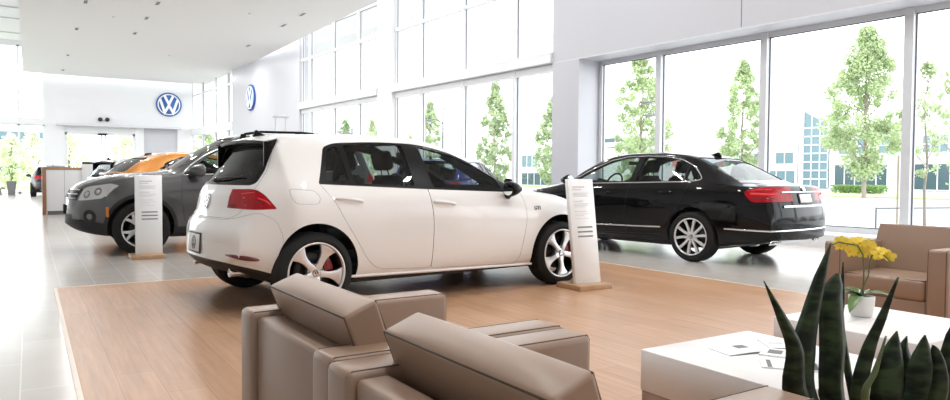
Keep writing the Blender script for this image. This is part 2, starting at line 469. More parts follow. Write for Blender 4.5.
# ------------------------------------------------------------------ wheels (axle along y, outer face towards -y)
def wheel_set(R, rim, W, style, M, ph=0., face='rim_face', cal='caliper_grey'):
    d = {}
    h = W/2
    mb = MB()
    mb.lathe([(rim-.004, -h+.012), (rim+.012, -h), (rim+.035, -h-.006), (R-.045, -h-.004), (R-.016, -h+.010), (R-.004, -h+.028), (R, -h+.05), (R, h-.05), (R-.004, h-.028), (R-.016, h-.010),
              (R-.045, h+.004), (rim+.012, h), (rim-.004, h-.012)], M['rubber'], 56, 'Y')
    for yy in (-.045, -.015, .015, .045): mb.lathe([(R+.0006, yy-.004), (R-.006, yy-.003), (R-.006, yy+.003), (R+.0006, yy+.004)], M['dark'], 56, 'Y')
    d['tyre'] = mb
    mb = MB()
    mb.lathe([(rim+.004, -h+.004), (rim+.006, -h+.012), (rim-.010, -h+.020), (rim-.020, -h+.05), (rim-.028, .0), (rim-.012, h-.01)], M['rim_barrel'], 56, 'Y')
    mb.lathe([(rim-.012, -h+.0185), (rim-.008, -h+.003), (rim+.004, -h+.0005), (rim+.008, -h+.006)], M[face], 56, 'Y')
    yo = -h+.022
    def poly(p, th, y0, y1, m, bev=.004):
        c, sn = math.cos(th), math.sin(th)
        q = [(a*c-b*sn, a*sn+b*c) for a, b in p]
        mb.prism(q, 'Y', y0, y1, m, bev)
    if style == 'five_wide':
        for k in range(5):
            th = ph+k*2*PI/5
            half = [(.035, .030), (.085, .025), (.125, .027), (.165, .039), (.20, .062), (rim-.006, .092)]
            p = half+[(rim-.001, .03), (rim-.001, -.03)]+[(a, -b) for a, b in half[::-1]]
            poly(p, th, yo, yo+.035, M[face])
            poly([(a*.985, b*.86) for a, b in p], th, yo+.03, yo+.06, M['rim_barrel'])
    elif style == 'five_twin':
        for k in range(5):
            th = ph+k*2*PI/5
            for sg in (-1, 1):
                poly([(.03, sg*.002), (.03, sg*.036), (.10, sg*.046), (.17, sg*.072), (rim-.004, sg*.108), (rim-.001, sg*.062), (.17, sg*.034), (.10, sg*.013)], th, yo, yo+.03, M[face], .003)
                poly([(.10, sg*.036), (rim-.004, sg*.09), (rim-.004, sg*.07), (.12, sg*.022)], th, yo+.027, yo+.055, M['rim_barrel'], 0)
    else:                                                     # 'five_y'
        for k in range(5):
            th = ph+k*2*PI/5
            p = [(.03, .034), (.10, .030), (.15, .040), (rim-.006, .075), (rim-.001, .045), (.17, .006), (.17, -.006), (rim-.001, -.045), (rim-.006, -.075), (.15, -.040), (.10, -.030), (.03, -.034)]
            poly(p, th, yo, yo+.035, M[face])
    mb.lathe([(0, yo+.003), (.05, yo+.003), (.068, yo+.008), (.07, yo+.05), (0, yo+.05)], M[face], 32, 'Y')
    d['rim'] = mb; mbs = []
    mb = MB()
    for k in range(5):
        if k: mbs.append(mb); mb = MB()
        a = ph+k*2*PI/5+PI/5
        Mx = Matrix.Translation((.052*math.cos(a), 0, .052*math.sin(a)))
        mb.lathe([(0, yo+.001), (.010, yo+.001), (.011, yo+.012)], M['dark'], 10, 'Y', Mx)
    mbs.append(mb); d['lug_bolts'] = mbs
    mb = MB()
    mb.lathe([(0, yo-.002), (.026, yo-.002), (.029, yo+.002), (.029, yo+.012)], M['dark'], 28, 'Y')
    Fm = Matrix.Translation((0, yo-.002, 0)) @ Matrix.Rotation(PI/2, 4, 'X')
    emblem_into(mb, .025, M['chrome'], None, Fm, .0015)
    d['hub_cap'] = mb
    mb = MB()
    mb.lathe([(.06, -.02), (.155, -.02), (.157, -.012), (.155, -.004), (.06, -.004)], M['disc'], 48, 'Y', closed=True)
    mb.lathe([(0, -.035), (.075, -.035), (.08, -.01)], M['rim_barrel'], 32, 'Y')
    d['brake_disc'] = mb
    mb = MB()
    def arc(r0, r1, a0, a1, n=10):
        return [(r1*math.cos(a0+(a1-a0)*k/n), r1*math.sin(a0+(a1-a0)*k/n)) for k in range(n+1)]+[(r0*math.cos(a1+(a0-a1)*k/n), r0*math.sin(a1+(a0-a1)*k/n)) for k in range(n+1)]
    mb.prism(arc(.095, .172, -.15, .75), 'Y', -.042, .02, M[cal], .006)
    d['brake_caliper'] = mb
    return d
def place_wheels(root, parts, spots, extra=()):
    """spots: (x, y, z, side, caliper angle); first one builds, the others copy its meshes"""
    first = {}
    for i, (x, y, z, sd, ca) in enumerate(spots):
        if i == 0:
            w = parts['tyre'].build('wheel', root); first['wheel'] = w.data
        else: w = link('wheel', first['wheel'], root)
        w.location = (x, y, z); w.rotation_euler = (0, 0, 0 if sd < 0 else PI)
        for k in range(5):
            if i == 0: b = parts['lug_bolts'][k].build('lug_bolt', w); first[k] = b.data
            else: link('lug_bolt', first[k], w)
        for nm in ('rim', 'hub_cap', 'brake_disc', 'brake_caliper'):
            if i == 0:
                c = parts[nm].build(nm, w); first[nm] = c.data
            else: c = link(nm, first[nm], w)
            if nm == 'brake_caliper': c.rotation_euler = (0, -ca, 0)

# ------------------------------------------------------------------ cabin
def seat_into(root, x, y, w, zc, back_top, m, head=True, rake=.26, name='front_seat', m2=None):
    mb = MB(); m2 = m2 or m
    mb.box((x, y-w/2, zc-.14), (x+.50, y+w/2, zc), m, .045, 3)
    L = back_top-zc+.06
    Mx = Matrix.Translation((x+.06, y, zc-.06)) @ Matrix.Rotation(-rake, 4, 'Y')
    bm = bmesh.new(); bmesh.ops.create_cube(bm, size=1)
    for v in bm.verts: v.co = Vector((v.co.x*.12, v.co.y*w*(1 if v.co.z < 0 else .86), (v.co.z+.5)*L))
    bmesh.ops.bevel(bm, geom=bm.edges[:], offset=.04, segments=3, affect='EDGES')
    for f in bm.faces: f.smooth = True
    mb.add(bm, m2, Mx)
    o = mb.build(name, root)
    if head:
        hb = MB()
        hb.box((-.05, -.13, L+.05), (.05, .13, L+.23), m, .04, 3, M=Mx)
        for sy in (-.06, .06): hb.tube([Mx @ Vector((0, sy, L-.03)), Mx @ Vector((0, sy, L+.08))], .006, m)
        hb.build('headrest', o)
    return o
def steering_into(root, x, y, z, m):
    mb = MB(); Mx = Matrix.Translation((x, y, z)) @ Matrix.Rotation(-.4, 4, 'Y')
    pts = [Mx @ Vector((0, .18*math.cos(2*PI*k/28), .18*math.sin(2*PI*k/28))) for k in range(28)]
    mb.tube(pts, .014, m, 8, closed=True)
    mb.lathe([(0, -.02), (.055, -.02), (.06, .02), (0, .03)], m, 20, 'X', Mx)
    for a in (0., PI, -PI/2): mb.tube([Mx @ Vector((0, .04*math.cos(a), .04*math.sin(a))), Mx @ Vector((0, .175*math.cos(a), .175*math.sin(a)))], .012, m)
    mb.tube([Mx @ Vector((.02, 0, 0)), Mx @ Vector((.30, 0, -.05))], .03, m)
    return mb.build('steering_wheel', root)
def dash_into(root, x0, x1, w, z0, z1, m):
    mb = MB()
    mb.prism(round_poly([(x0, z0), (x0+.02, z1-.06), (x0+.14, z1), (x1, z1-.03), (x1, z0)], .05), 'Y', -w, w, m, .0, smooth=False)
    mb.box((x0+.02, .20, z1-.06), (x0+.20, .55, z1+.05), m, .04, 3)
    return mb.build('dashboard', root)
def mirror_into(root, x, y, z, sg, m_shell, m_glass, m_arm, name='side_mirror', sc=1.):
    mb = MB()
    Mx = Matrix.Translation((x, y, z)) @ Matrix.Rotation(sg*.18, 4, 'Z') @ Matrix.Diagonal((sc, sc, sc, 1))
    bm = bmesh.new(); bmesh.ops.create_icosphere(bm, subdivisions=3, radius=1)
    for v in bm.verts:
        c = v.co.copy(); xx = max(c.x, -.25)*.14; k = 1-.35*max(0, c.x)
        v.co = Vector((xx, c.y*.125*k, c.z*.085*k))
    for f in bm.faces: f.smooth = True
    mb.add(bm, m_shell, Mx)
    mb.tube([Mx @ Vector((.03, -sg*.07, -.04)), Mx @ Vector((.06, -sg*.19, -.08))], [.032, .04], m_arm, 10)
    o = mb.build(name, root)
    g = MB(); bm = bmesh.new(); bmesh.ops.create_circle(bm, cap_ends=True, radius=1, segments=24)
    for v in bm.verts: v.co = Vector((-.0365, v.co.x*.108, v.co.y*.07))
    g.add(bm, m_glass, Mx); g.build('mirror_glass', o)
    return o
# ================================================================== materials
M = {}
M['rubber'] = pmat('tyre_rubber', (.012, .012, .012), .75, spec=.3, bump=(140, .2, .002))
M['dark'] = pmat('black_plastic', (.010, .010, .011), .55)
M['gloss_black'] = pmat('gloss_black', (.005, .005, .006), .28, spec=.15)
M['rim_barrel'] = pmat('dark_rim_paint', (.010, .010, .011), .5, .2)
M['rim_face'] = pmat('machined_alloy', (.72, .72, .73), .28, .9)
M['rim_silver'] = pmat('silver_wheel_paint', (.72, .73, .74), .32, .6, coat=.6)
M['disc'] = pmat('brake_steel', (.05, .05, .052), .5, .5)
M['caliper'] = pmat('red_caliper', (.24, .004, .010), .35, coat=.6)
M['caliper_grey'] = pmat('grey_caliper', (.07, .07, .075), .45, .6)
M['chrome'] = pmat('chrome', (.82, .83, .85), .10, 1.)
M['satin'] = pmat('satin_metal', (.62, .63, .65), .28, 1.)
M['white_paint'] = pmat('white_car_paint', (.80, .795, .79), .32, coat=1.)
M['black_paint'] = pmat('black_car_paint', (.002, .002, .0025), .3, spec=.05, coat=.55, coat_r=.015)
M['grey_paint'] = pmat('grey_car_paint', (.085, .086, .09), .36, .5, spec=.2, coat=1.)
M['orange_paint'] = pmat('orange_car_paint', (.62, .235, .028), .33, .2, coat=1.)
M['blue_paint'] = pmat('blue_car_paint', (.022, .045, .24), .3, .3, coat=1.)
M['silver_paint'] = pmat('silver_car_paint', (.60, .62, .65), .3, .4, coat=1.)
M['dark_paint'] = pmat('dark_car_paint', (.015, .012, .012), .3, .2, coat=1.)
M['gap'] = pmat('panel_gap', (.016, .016, .017), .7)
M['cabin'] = pmat('cabin_trim', (.022, .022, .024), .75)
M['seat_dark'] = pmat('black_seat_cloth', (.018, .018, .02), .85, bump=(220, .2, .002))
M['seat_grey'] = pmat('grey_seat_cloth', (.09, .09, .10), .85, bump=(220, .2, .002))
M['car_glass'] = glass_mat('car_window_glass', (.42, .46, .455), .04)
M['tint_glass'] = glass_mat('dark_car_window_glass', (.44, .48, .475), .035)
M['clear_glass'] = glass_mat('clear_car_glass', (.60, .65, .645), .03)
M['lamp_red'] = pmat('red_lamp_lens', (.36, .004, .010), .25, spec=.2, coat=.2, var=(28, .35))
M['lamp_red_dark'] = pmat('dark_red_lamp_bar', (.12, .002, .006), .15, coat=1.)
M['lamp_red_bright'] = pmat('bright_red_lamp_bar', (.70, .03, .045), .3, coat=.2)
M['lamp_inner'] = pmat('headlamp_housing', (.22, .22, .23), .25, .5, coat=.5)
M['lamp_clear'] = pmat('clear_lamp_insert', (.75, .76, .78), .12, .6, coat=1.)
M['screen_glass'] = glass_mat('shaded_windscreen_glass', (.34, .37, .37), .05)
M['pale_glass'] = glass_mat('pale_rear_glass', (.62, .68, .67), .09)
M['lens'] = glass_mat('headlamp_lens', (.92, .94, .95), .07)
M['reflector'] = pmat('lamp_reflector', (.80, .81, .83), .2, .9)
M['amber'] = pmat('amber_marker_lens', (.62, .17, .008), .2, coat=1.)
M['mirror'] = pmat('mirror_silver', (.85, .87, .88), .02, 1.)
M['plate_white'] = pmat('plate_white', (.80, .80, .80), .5)
M['plate_dark'] = pmat('plate_print', (.05, .055, .07), .5)
# ================================================================== the hall
def tex(m): return m.node_tree.nodes, m.node_tree.links
def tile_material():
    m = pmat('grey_floor_tile', (.5, .5, .5), .20, spec=.8); N, L = tex(m); b = N['Principled BSDF']
    tc = N.new('ShaderNodeTexCoord'); mp = N.new('ShaderNodeMapping'); mp.inputs['Rotation'].default_value = (0, 0, PI/2); mp.inputs['Location'].default_value = (0, .05, 0)
    br = N.new('ShaderNodeTexBrick'); br.offset = .5; br.inputs['Scale'].default_value = 1.; br.inputs['Brick Width'].default_value = 1.19; br.inputs['Row Height'].default_value = .295
    br.inputs['Mortar Size'].default_value = .0035; br.inputs['Mortar Smooth'].default_value = .1; br.inputs['Bias'].default_value = 0
    br.inputs['Color1'].default_value = (.545, .51, .475, 1); br.inputs['Color2'].default_value = (.585, .55, .515, 1); br.inputs['Mortar'].default_value = (.72, .70, .68, 1)
    nz = N.new('ShaderNodeTexNoise'); nz.inputs['Scale'].default_value = 3.; nz.inputs['Detail'].default_value = 6
    mx = N.new('ShaderNodeMix'); mx.data_type = 'RGBA'; mx.blend_type = 'MULTIPLY'; mx.inputs['Factor'].default_value = .16
    L.new(tc.outputs['Object'], mp.inputs['Vector']); L.new(mp.outputs['Vector'], br.inputs['Vector']); L.new(tc.outputs['Object'], nz.inputs['Vector'])
    L.new(br.outputs['Color'], mx.inputs['A']); L.new(nz.outputs['Fac'], mx.inputs['B']); L.new(mx.outputs['Result'], b.inputs['Base Color'])
    return m
def wood_floor_material():
    m = pmat('oak_plank_floor', (.4, .25, .15), .33, spec=.4); N, L = tex(m); b = N['Principled BSDF']
    tc = N.new('ShaderNodeTexCoord'); mp = N.new('ShaderNodeMapping'); mp.inputs['Rotation'].default_value = (0, 0, PI/2)
    br = N.new('ShaderNodeTexBrick'); br.offset = .37; br.inputs['Scale'].default_value = 1.; br.inputs['Brick Width'].default_value = 1.25; br.inputs['Row Height'].default_value = .19
    br.inputs['Mortar Size'].default_value = .0016; br.inputs['Mortar Smooth'].default_value = .2; br.inputs['Bias'].default_value = -.1
    br.inputs['Color1'].default_value = (.455, .262, .150, 1); br.inputs['Color2'].default_value = (.53, .325, .200, 1); br.inputs['Mortar'].default_value = (.27, .15, .085, 1)
    mp2 = N.new('ShaderNodeMapping'); mp2.inputs['Scale'].default_value = (26, 1.3, 1)
    nz = N.new('ShaderNodeTexNoise'); nz.inputs['Scale'].default_value = 1.2; nz.inputs['Detail'].default_value = 7; nz.inputs['Roughness'].default_value = .6
    rp = N.new('ShaderNodeMapRange'); rp.inputs['From Min'].default_value = .3; rp.inputs['From Max'].default_value = .7; rp.inputs['To Min'].default_value = .80; rp.inputs['To Max'].default_value = 1.12
    mx = N.new('ShaderNodeMix'); mx.data_type = 'RGBA'; mx.blend_type = 'MULTIPLY'; mx.inputs['Factor'].default_value = 1.
    L.new(tc.outputs['Object'], mp.inputs['Vector']); L.new(mp.outputs['Vector'], br.inputs['Vector'])
    L.new(tc.outputs['Object'], mp2.inputs['Vector']); L.new(mp2.outputs['Vector'], nz.inputs['Vector']); L.new(nz.outputs['Fac'], rp.inputs['Value'])
    L.new(br.outputs['Color'], mx.inputs['A']); L.new(rp.outputs['Result'], mx.inputs['B']); L.new(mx.outputs['Result'], b.inputs['Base Color'])
    return m
M['tile'] = tile_material(); M['plank'] = wood_floor_material()
M['wall'] = pmat('white_wall_paint', (.80, .805, .82), .6)
M['panel'] = pmat('grey_white_wall_panel', (.56, .565, .605), .45)
M['ceiling'] = pmat('ceiling_paint', (.74, .74, .74), .8)
M['frame'] = pmat('aluminium_frame', (.66, .67, .70), .4, .2)
M['frame_white'] = pmat('white_window_frame', (.82, .83, .85), .4)
M['frame_mid'] = pmat('pale_grey_frame', (.76, .77, .79), .4)
M['gasket'] = pmat('grey_gasket', (.16, .165, .18), .6)
M['pane'] = glass_mat('clear_window_pane', (.97, .985, .98), .016)
M['oak'] = pmat('oak_veneer', (.42, .26, .15), .4, var=(9, .18))
M['walnut'] = pmat('walnut_veneer', (.30, .145, .075), .4, var=(9, .25))
M['blue_sign'] = pmat('deep_blue_sign', (.03, .12, .42), .35)
M['sign_white'] = pmat('sign_white', (.86, .87, .88), .4)
M['led'] = pmat('led_strip', (1, 1, 1), .5, emit=(1, .98, .95), es=9.)
M['trim_strip'] = pmat('pale_floor_strip', (.78, .70, .60), .4)

def make_room():
    mb = MB(); mb.box((-6, -5, -.12), (13, 44, 0), M['tile']); struct(mb.build('floor'))
    mb = MB(); mb.box((.21, -5, 0), (6.12, 7.72, .004), M['plank']); o = struct(mb.build('floor_wood'))
    mb = MB()
    mb.box((.185, -5, 0), (.21, 7.745, .006), M['trim_strip']); mb.box((.21, 7.72, 0), (6.145, 7.745, .006), M['trim_strip']); mb.box((6.12, -5, 0), (6.145, 7.72, .006), M['trim_strip']); struct(mb.build('trim_1'))
    # ceilings: the low panel and the bright higher one round it
    mb = MB(); mb.box((-.2, -5, 6.2), (8.72, 42.75, 6.34), M['ceiling']); struct(mb.build('ceiling'))
    mb = MB(); mb.box((8.72, -5, 6.95), (12.2, 43.6, 7.1), M['ceiling']); mb.box((-.2, 42.0, 6.95), (8.72, 43.6, 7.1), M['ceiling']); struct(mb.build('ceiling_cove'))
    mb = MB(); mb.box((-6.2, -5, 7.9), (-.2, 43.6, 8.05), M['ceiling']); mb.box((-.2, -5, 6.34), (-.05, 43.6, 8.05), M['ceiling'])
    struct(mb.build('ceiling_left'))
    mb = MB()
    for y in (34.9, 37.4, 41.2): mb.box((-6, y-.03, 7.84), (-.2, y+.03, 7.9), M['frame'])
    struct(mb.build('trim_2'))
    # the LED strips that light the cove from behind the panel edge
    mb = MB(); mb.box((8.50, -4, 6.35), (8.60, 33, 6.39), M['led']); mb.box((0, 42.5, 6.35), (7.8, 42.6, 6.39), M['led']); struct(mb.build('trim_3'))
    # --- right wall, built in its own frame: y runs along the wall, x points outdoors
    LOC, ROT = (11.05, 0, 0), (0, 0, math.atan(.07))
    def wobj(mb, nm): return mb.build(nm, loc=LOC, rot=ROT)
    mb = MB(); W, Pn = M['wall'], M['panel']
    mb.box((0, -5.5, 3.66), (.62, 12.0, 7.1), Pn)
    mb.box((0, 12.0, 3.70), (.62, 12.85, 7.1), Pn); mb.box((0, 12.0, 0), (.75, 12.85, 3.70), Pn)
    mb.box((.05, 12.85, 6.72), (.6, 28.3, 7.1), W)
    mb.box((.0, 20.25, 0), (.6, 21.2, 7.1), W); mb.box((.02, 27.7, 0), (.6, 36.2, 7.1), Pn)
    mb.box((-.06, 12.85, 3.68), (.34, 20.25, 3.92), W); mb.box((-.06, 21.2, 3.68), (.34, 27.7, 3.92), W)
    mb.box((.05, 36.2, 6.72), (.6, 44.2, 7.1), W); mb.box((0, 36.2, 3.3), (.4, 44.2, 3.7), W)
    mb.box((0, -5.5, 0), (.75, 12.0, .20), W); mb.box((0, 12.85, 0), (.4, 20.25, .18), W); mb.box((0, 21.2, 0), (.4, 27.7, .18), W); mb.box((0, 36.2, 0), (.4, 44.2, .18), W)
    struct(wobj(mb, 'wall_right'))
    mb = MB()                                            # panel joints on the bulkhead
    for y in (2.2, 8.03): mb.box((-.004, y-.006, 3.7), (.0, y+.006, 6.9), M['gasket'])
    mb.box((-.004, -5, 3.655), (0, 12.85, 3.68), M['frame']); struct(wobj(mb, 'trim_4'))
    def glazing(nm, x, y0, y1, z0, z1, mull, trans, fm, w=.075, dep=.10, wm=None):
        wm = wm or w
        f = MB()
        f.box((x, y0, z0), (x+dep, y1, z0+w), fm); f.box((x, y0, z1-w), (x+dep, y1, z1), fm)
        f.box((x, y0, z0), (x+dep, y0+w, z1), fm); f.box((x, y1-w, z0), (x+dep, y1, z1), fm)
        for y in mull: f.box((x-.04, y-wm/2, z0), (x+dep+.02, y+wm/2, z1), fm)
        for z, h in trans: f.box((x-.03, y0, z-h/2), (x+dep+.01, y1, z+h/2), fm)
        g = M['gasket']
        ys = [y0+w]+[q for y in mull for q in (y-wm/2, y+wm/2)]+[y1-w]
        for a, b in zip(ys[::2], ys[1::2]):              # dark rubber line round each pane
            f.box((x+dep*.42, a, z0+w), (x+dep*.58, a+.018, z1-w), g); f.box((x+dep*.42, b-.018, z0+w), (x+dep*.58, b, z1-w), g)
            f.box((x+dep*.42, a, z1-w-.018), (x+dep*.58, b, z1-w), g); f.box((x+dep*.42, a, z0+w), (x+dep*.58, b, z0+w+.018), g)
        o = struct(wobj(f, nm))
        k = 0
        for a, b in zip(ys[::2], ys[1::2]):
            p = MB(); p.raw([(x+dep*.5, a, z0), (x+dep*.5, b, z0), (x+dep*.5, b, z1), (x+dep*.5, a, z1)], [(0, 1, 2, 3)], M['pane']); q = p.build('pane', o)
            k += 1
        return o
    glazing('window_1', .62, -5.3, 11.98, .20, 3.66, (-3.7, -1.4, .94, 3.25, 5.58, 7.96, 10.30), (), M['frame'], .085, .11, .13)
    glazing('window_2', .12, 12.85, 20.25, .18, 6.72, (14.35, 16.55, 18.72), ((3.58, .16), (5.62, .10)), M['frame_mid'], .07, .10, .11)
    glazing('window_3', .12, 21.2, 27.7, .18, 6.72, (22.75, 24.75, 26.85), ((3.58, .14), (5.62, .10)), M['frame_mid'], .07, .10, .11)
    glazing('window_4', .12, 36.2, 44.0, .18, 6.72, (37.2, 39.4, 41.8), ((5.62, .10),), M['frame_mid'], .07, .10, .11)
    # --- back wall with the entrance
    Y = 43.6; mb = MB()
    mb.box((.75, Y, 3.70), (8.1, Y+.4, 7.9), W); mb.box((.75, Y, 0), (1.65, Y+.4, 3.7), W); mb.box((5.05, Y, 0), (5.5, Y+.4, 3.7), W); mb.box((5.5, Y+.1, 0), (7.25, Y+.4, 3.7), Pn); mb.box((7.25, Y, 0), (8.1, Y+.4, 3.7), W)
    mb.box((1.65, Y+.05, 3.28), (5.05, Y+.4, 3.7), W)
    mb.box((-6.2, Y, 3.62), (.75, Y+.3, 3.95), W); mb.box((-6.2, Y, 7.7), (.75, Y+.3, 8.05), W)
    struct(mb.build('wall_back'))
    mb = MB(); mb.box((1.25, Y-.5, 3.62), (7.4, Y, 3.72), M['frame']); struct(mb.build('trim_5'))
    mb = MB()
    for x in (1.65, 3.35, 3.53, 4.95): mb.box((x, Y+.12, 0), (x+.10, Y+.22, 3.28), M['frame_white'])
    mb.box((1.65, Y+.12, 3.16), (5.05, Y+.22, 3.28), M['frame_white']); mb.box((1.65, Y+.12, 0), (5.05, Y+.22, .12), M['frame_white'])
    mb.box((2.42, Y+.14, .1), (2.48, Y+.2, 3.2), M['frame_white']); mb.box((4.25, Y+.14, .1), (4.31, Y+.2, 3.2), M['frame_white'])
    d = struct(mb.build('door_1'))
    for a, b in ((1.75, 3.35), (3.63, 4.95)):
        p = MB(); p.raw([(a, Y+.17, 0), (b, Y+.17, 0), (b, Y+.17, 3.2), (a, Y+.17, 3.2)], [(0, 1, 2, 3)], M['pane']); p.build('pane', d)
    mb = MB(); mb.box((3.22, Y+.02, 3.16), (3.66, Y+.12, 3.25), M['dark'], .01); mb.build('door_sensor', d)
    mb = MB(); fm = M['frame_white']
    for x in (-6.2, -4.6, -2.9, -.45, .66): mb.box((x, Y+.08, 0), (x+.09, Y+.2, 7.7), fm)
    for z in (0, 3.56, 7.62): mb.box((-6.2, Y+.08, z), (.75, Y+.2, z+.1), fm)
    o = struct(mb.build('window_5'))
    p = MB(); p.raw([(-6.2, Y+.14, 0), (.75, Y+.14, 0), (.75, Y+.14, 7.7), (-6.2, Y+.14, 7.7)], [(0, 1, 2, 3)], M['pane']); p.build('pane', o)
    # --- left wall and the wall behind the viewer, both out of view
    mb = MB(); mb.box((-6.4, -5.3, 0), (-6.2, 26.5, 8.05), W); mb.box((-6.4, 26.5, 0), (-6.2, 44, .3), W); mb.box((-6.4, 26.5, 7.4), (-6.2, 44, 8.05), W); struct(mb.build('wall_left'))
    mb = MB()
    for k in range(7): mb.box((-6.36, 26.5+2.88*k, .3), (-6.24, 26.62+2.88*k, 7.4), fm)
    for z in (.3, 3.6, 7.3): mb.box((-6.36, 26.5, z), (-6.24, 44, z+.1), fm)
    o = struct(mb.build('window_added'))  # unseen glazing, added to brighten the far left of the hall
    p = MB(); p.raw([(-6.3, 26.5, .3), (-6.3, 44, .3), (-6.3, 44, 7.4), (-6.3, 26.5, 7.4)], [(0, 1, 2, 3)], M['pane']); p.build('pane', o)
    mb = MB(); mb.box((-6.4, -5.3, 0), (12.4, -5, 8.05), W); struct(mb.build('wall_front'))
    return LOC, ROT

def make_fixtures(LOC, ROT):
    # recessed ceiling lights, three rows
    first = None; rows = ((1.5, (24.2, 28.9, 35.5, 40.8), 'left-hand'), (3.34, (23.2, 25.6, 28.6), 'middle'), (7.45, (22.2, 24.2, 28.8), 'window-side'))
    names = ['first', 'second', 'third', 'fourth', 'fifth', 'sixth', 'seventh', 'eighth']
    for x, ys, rn in rows:
        for k, y in enumerate(ys):
            lab = 'slim recessed light in the %s ceiling row, %s from the photo top edge' % (rn, names[k])
            if first is None:
                t = thing('recessed_light', lab, 'light', (x, y, 6.2), 0, 'recessed ceiling lights'); first = t
                mb = MB(); mb.box((-.07, -.30, -.012), (.07, -.24, .0), M['frame']); mb.box((-.07, .24, -.012), (.07, .30, .0), M['frame']); mb.box((-.07, -.24, -.012), (-.05, .24, .0), M['frame']); mb.box((.05, -.24, -.012), (.07, .24, .0), M['frame']); mb.build('trim_frame', t)
                mb = MB(); mb.box((-.05, -.24, -.006), (.05, .24, -.001), M['gasket']); mb.build('baffle', t)
            else:
                c = copy_tree(first); c.location = (x, y, 6.2); c['label'] = lab
    for k, (x, y) in enumerate(((2.4, 26), (5.2, 33), (6.0, 23), (4.6, 19.5))):
        mb = MB(); mb.lathe([(0, -.02), (.03, -.035), (.045, -.015), (.05, 0)], M['frame'], 16); o = mb.build('ceiling_sprinkler', loc=(x, y, 6.2))
        tag(o, ['tiny sprinkler head between the left and middle light rows', 'tiny sprinkler head farthest along the ceiling', 'tiny sprinkler head near the window-side light row', 'tiny sprinkler head nearest of the four to the viewer'][k], 'sprinkler', 'ceiling sprinklers')
    # round signs
    F = Matrix(((1, 0, 0, 6.80), (0, 0, -1, 43.58), (0, 1, 0, 5.02), (0, 0, 0, 1)))
    def sign(nm, R, Mx, label):
        t = thing(nm, label, 'sign', (Mx[0][3], Mx[1][3], Mx[2][3]))
        L = Mx.copy(); L[0][3] = L[1][3] = L[2][3] = 0
        S = L @ Matrix.Diagonal((R, R, 1, 1))
        mb = MB(); mb.lathe([(0, 0), (1, 0), (1, .06), (0, .06)], M['blue_sign'], 64, 'Z', S); mb.build('disc', t)
        mb = MB(); mb.lathe([(.79, .055), (.88, .055), (.88, .08), (.79, .08)], M['sign_white'], 64, 'Z', S, closed=True); mb.build('ring', t)
        mb = MB(); strokes(mb, [(-.34, .74), (0, .03), (.34, .74)], .20, M['sign_white'], .055, .079, S); mb.build('letter_v', t)
        mb = MB(); strokes(mb, [(-.68, .43), (-.33, -.66), (0, -.08), (.33, -.66), (.68, .43)], .20, M['sign_white'], .055, .077, S); mb.build('letter_w', t)
        return t
    sign('round_sign', .68, F, 'round blue and white emblem sign on the wall above the entrance')
    R4 = Matrix.Rotation(math.atan(.07), 4, 'Z'); base = Matrix.Translation(LOC) @ R4
    p = base @ Vector((.0, 33.35, 4.62)); n = R4 @ Vector((-1, 0, 0)); up = Vector((0, 0, 1)); rt = up.cross(n)
    sign('round_sign', .60, Matrix(((rt.x, up.x, n.x, p.x), (rt.y, up.y, n.y, p.y), (rt.z, up.z, n.z, p.z), (0, 0, 0, 1))), 'round blue and white emblem sign on the window-side wall, seen edge-on')
    t = thing('emergency_light', 'small twin-headed emergency light on the wall over the entrance doors', 'light', (3.5, 43.58, 4.02))
    mb = MB(); mb.box((-.10, -.05, -.05), (.10, .02, .05), M['frame_white'], .01); mb.build('housing', t)
    for x in (-.17, .17):
        mb = MB(); mb.lathe([(0, -.16), (.10, -.15), (.115, -.05), (.05, 0), (0, .0)], M['dark'], 20, 'Y', Matrix.Translation((x, 0, 0))); mb.build('lamp_head', t)
    # reception counter
    t = thing('reception_counter', 'white reception counter with wood end panel and wood top, beyond the grey car', 'counter', (.29, 21.45, 0), rad(0))
    mb = MB(); mb.box((.09, 0, .10), (1.30, .75, 1.18), M['frame_white'], .004); mb.build('body', t)
    mb = MB(); mb.box((.12, .03, 0), (1.27, .72, .10), M['gasket']); mb.build('plinth', t)
    mb = MB(); mb.box((0, -.02, 0), (.088, .80, 1.24), M['walnut'], .004); mb.build('end_panel', t)
    mb = MB(); mb.box((.09, -.02, 1.18), (.93, .80, 1.24), M['oak'], .004); mb.build('counter_top', t)
    mb = MB(); mb.box((.90, -.05, .12), (1.72, .60, 1.33), M['frame_white'], .004); mb.build('raised_cabinet', t)
    for x in (.5,):
        mb = MB(); mb.box((x-.003, -.003, .12), (x+.003, .0, 1.17), M['gasket']); mb.build('panel_joint', t)
    mb = MB(); mb.box((1.22, 21.5, 1.33), (1.55, 21.85, 1.39), M['dark'], .006); tag(mb.build('card_terminal'), 'flat black box on the raised end of the reception counter', 'device')
    # tall potted plant by the far window
    t = thing('potted_fig', 'leafy plant in a tall grey planter by the far glass wall', 'plant', (-.72, 41.2, 0), sc=.8)
    mb = MB(); mb.prism([(-.20, -.20), (.20, -.20), (.20, .20), (-.20, .20)], 'Z', 0, .02, M['pot_grey'])
    bm = bmesh.new(); bmesh.ops.create_cube(bm, size=1)
    for v in bm.verts: k = .17 if v.co.z < 0 else .26; v.co = Vector((v.co.x*2*k, v.co.y*2*k, (v.co.z+.5)*.85))
    bmesh.ops.bevel(bm, geom=bm.edges[:], offset=.015, segments=2, affect='EDGES'); mb.add(bm, M['pot_grey']); mb.build('planter', t)
    mb = MB(); random.seed(4)
    for k in range(5): mb.tube([(0, 0, .8), (.05*math.cos(k*1.3), .05*math.sin(k*1.3), 1.15), (.16*math.cos(k*1.3), .16*math.sin(k*1.3), 1.45+.08*k)], .018, M['bark'], 6)
    mb.build('stem', t); mb = MB()
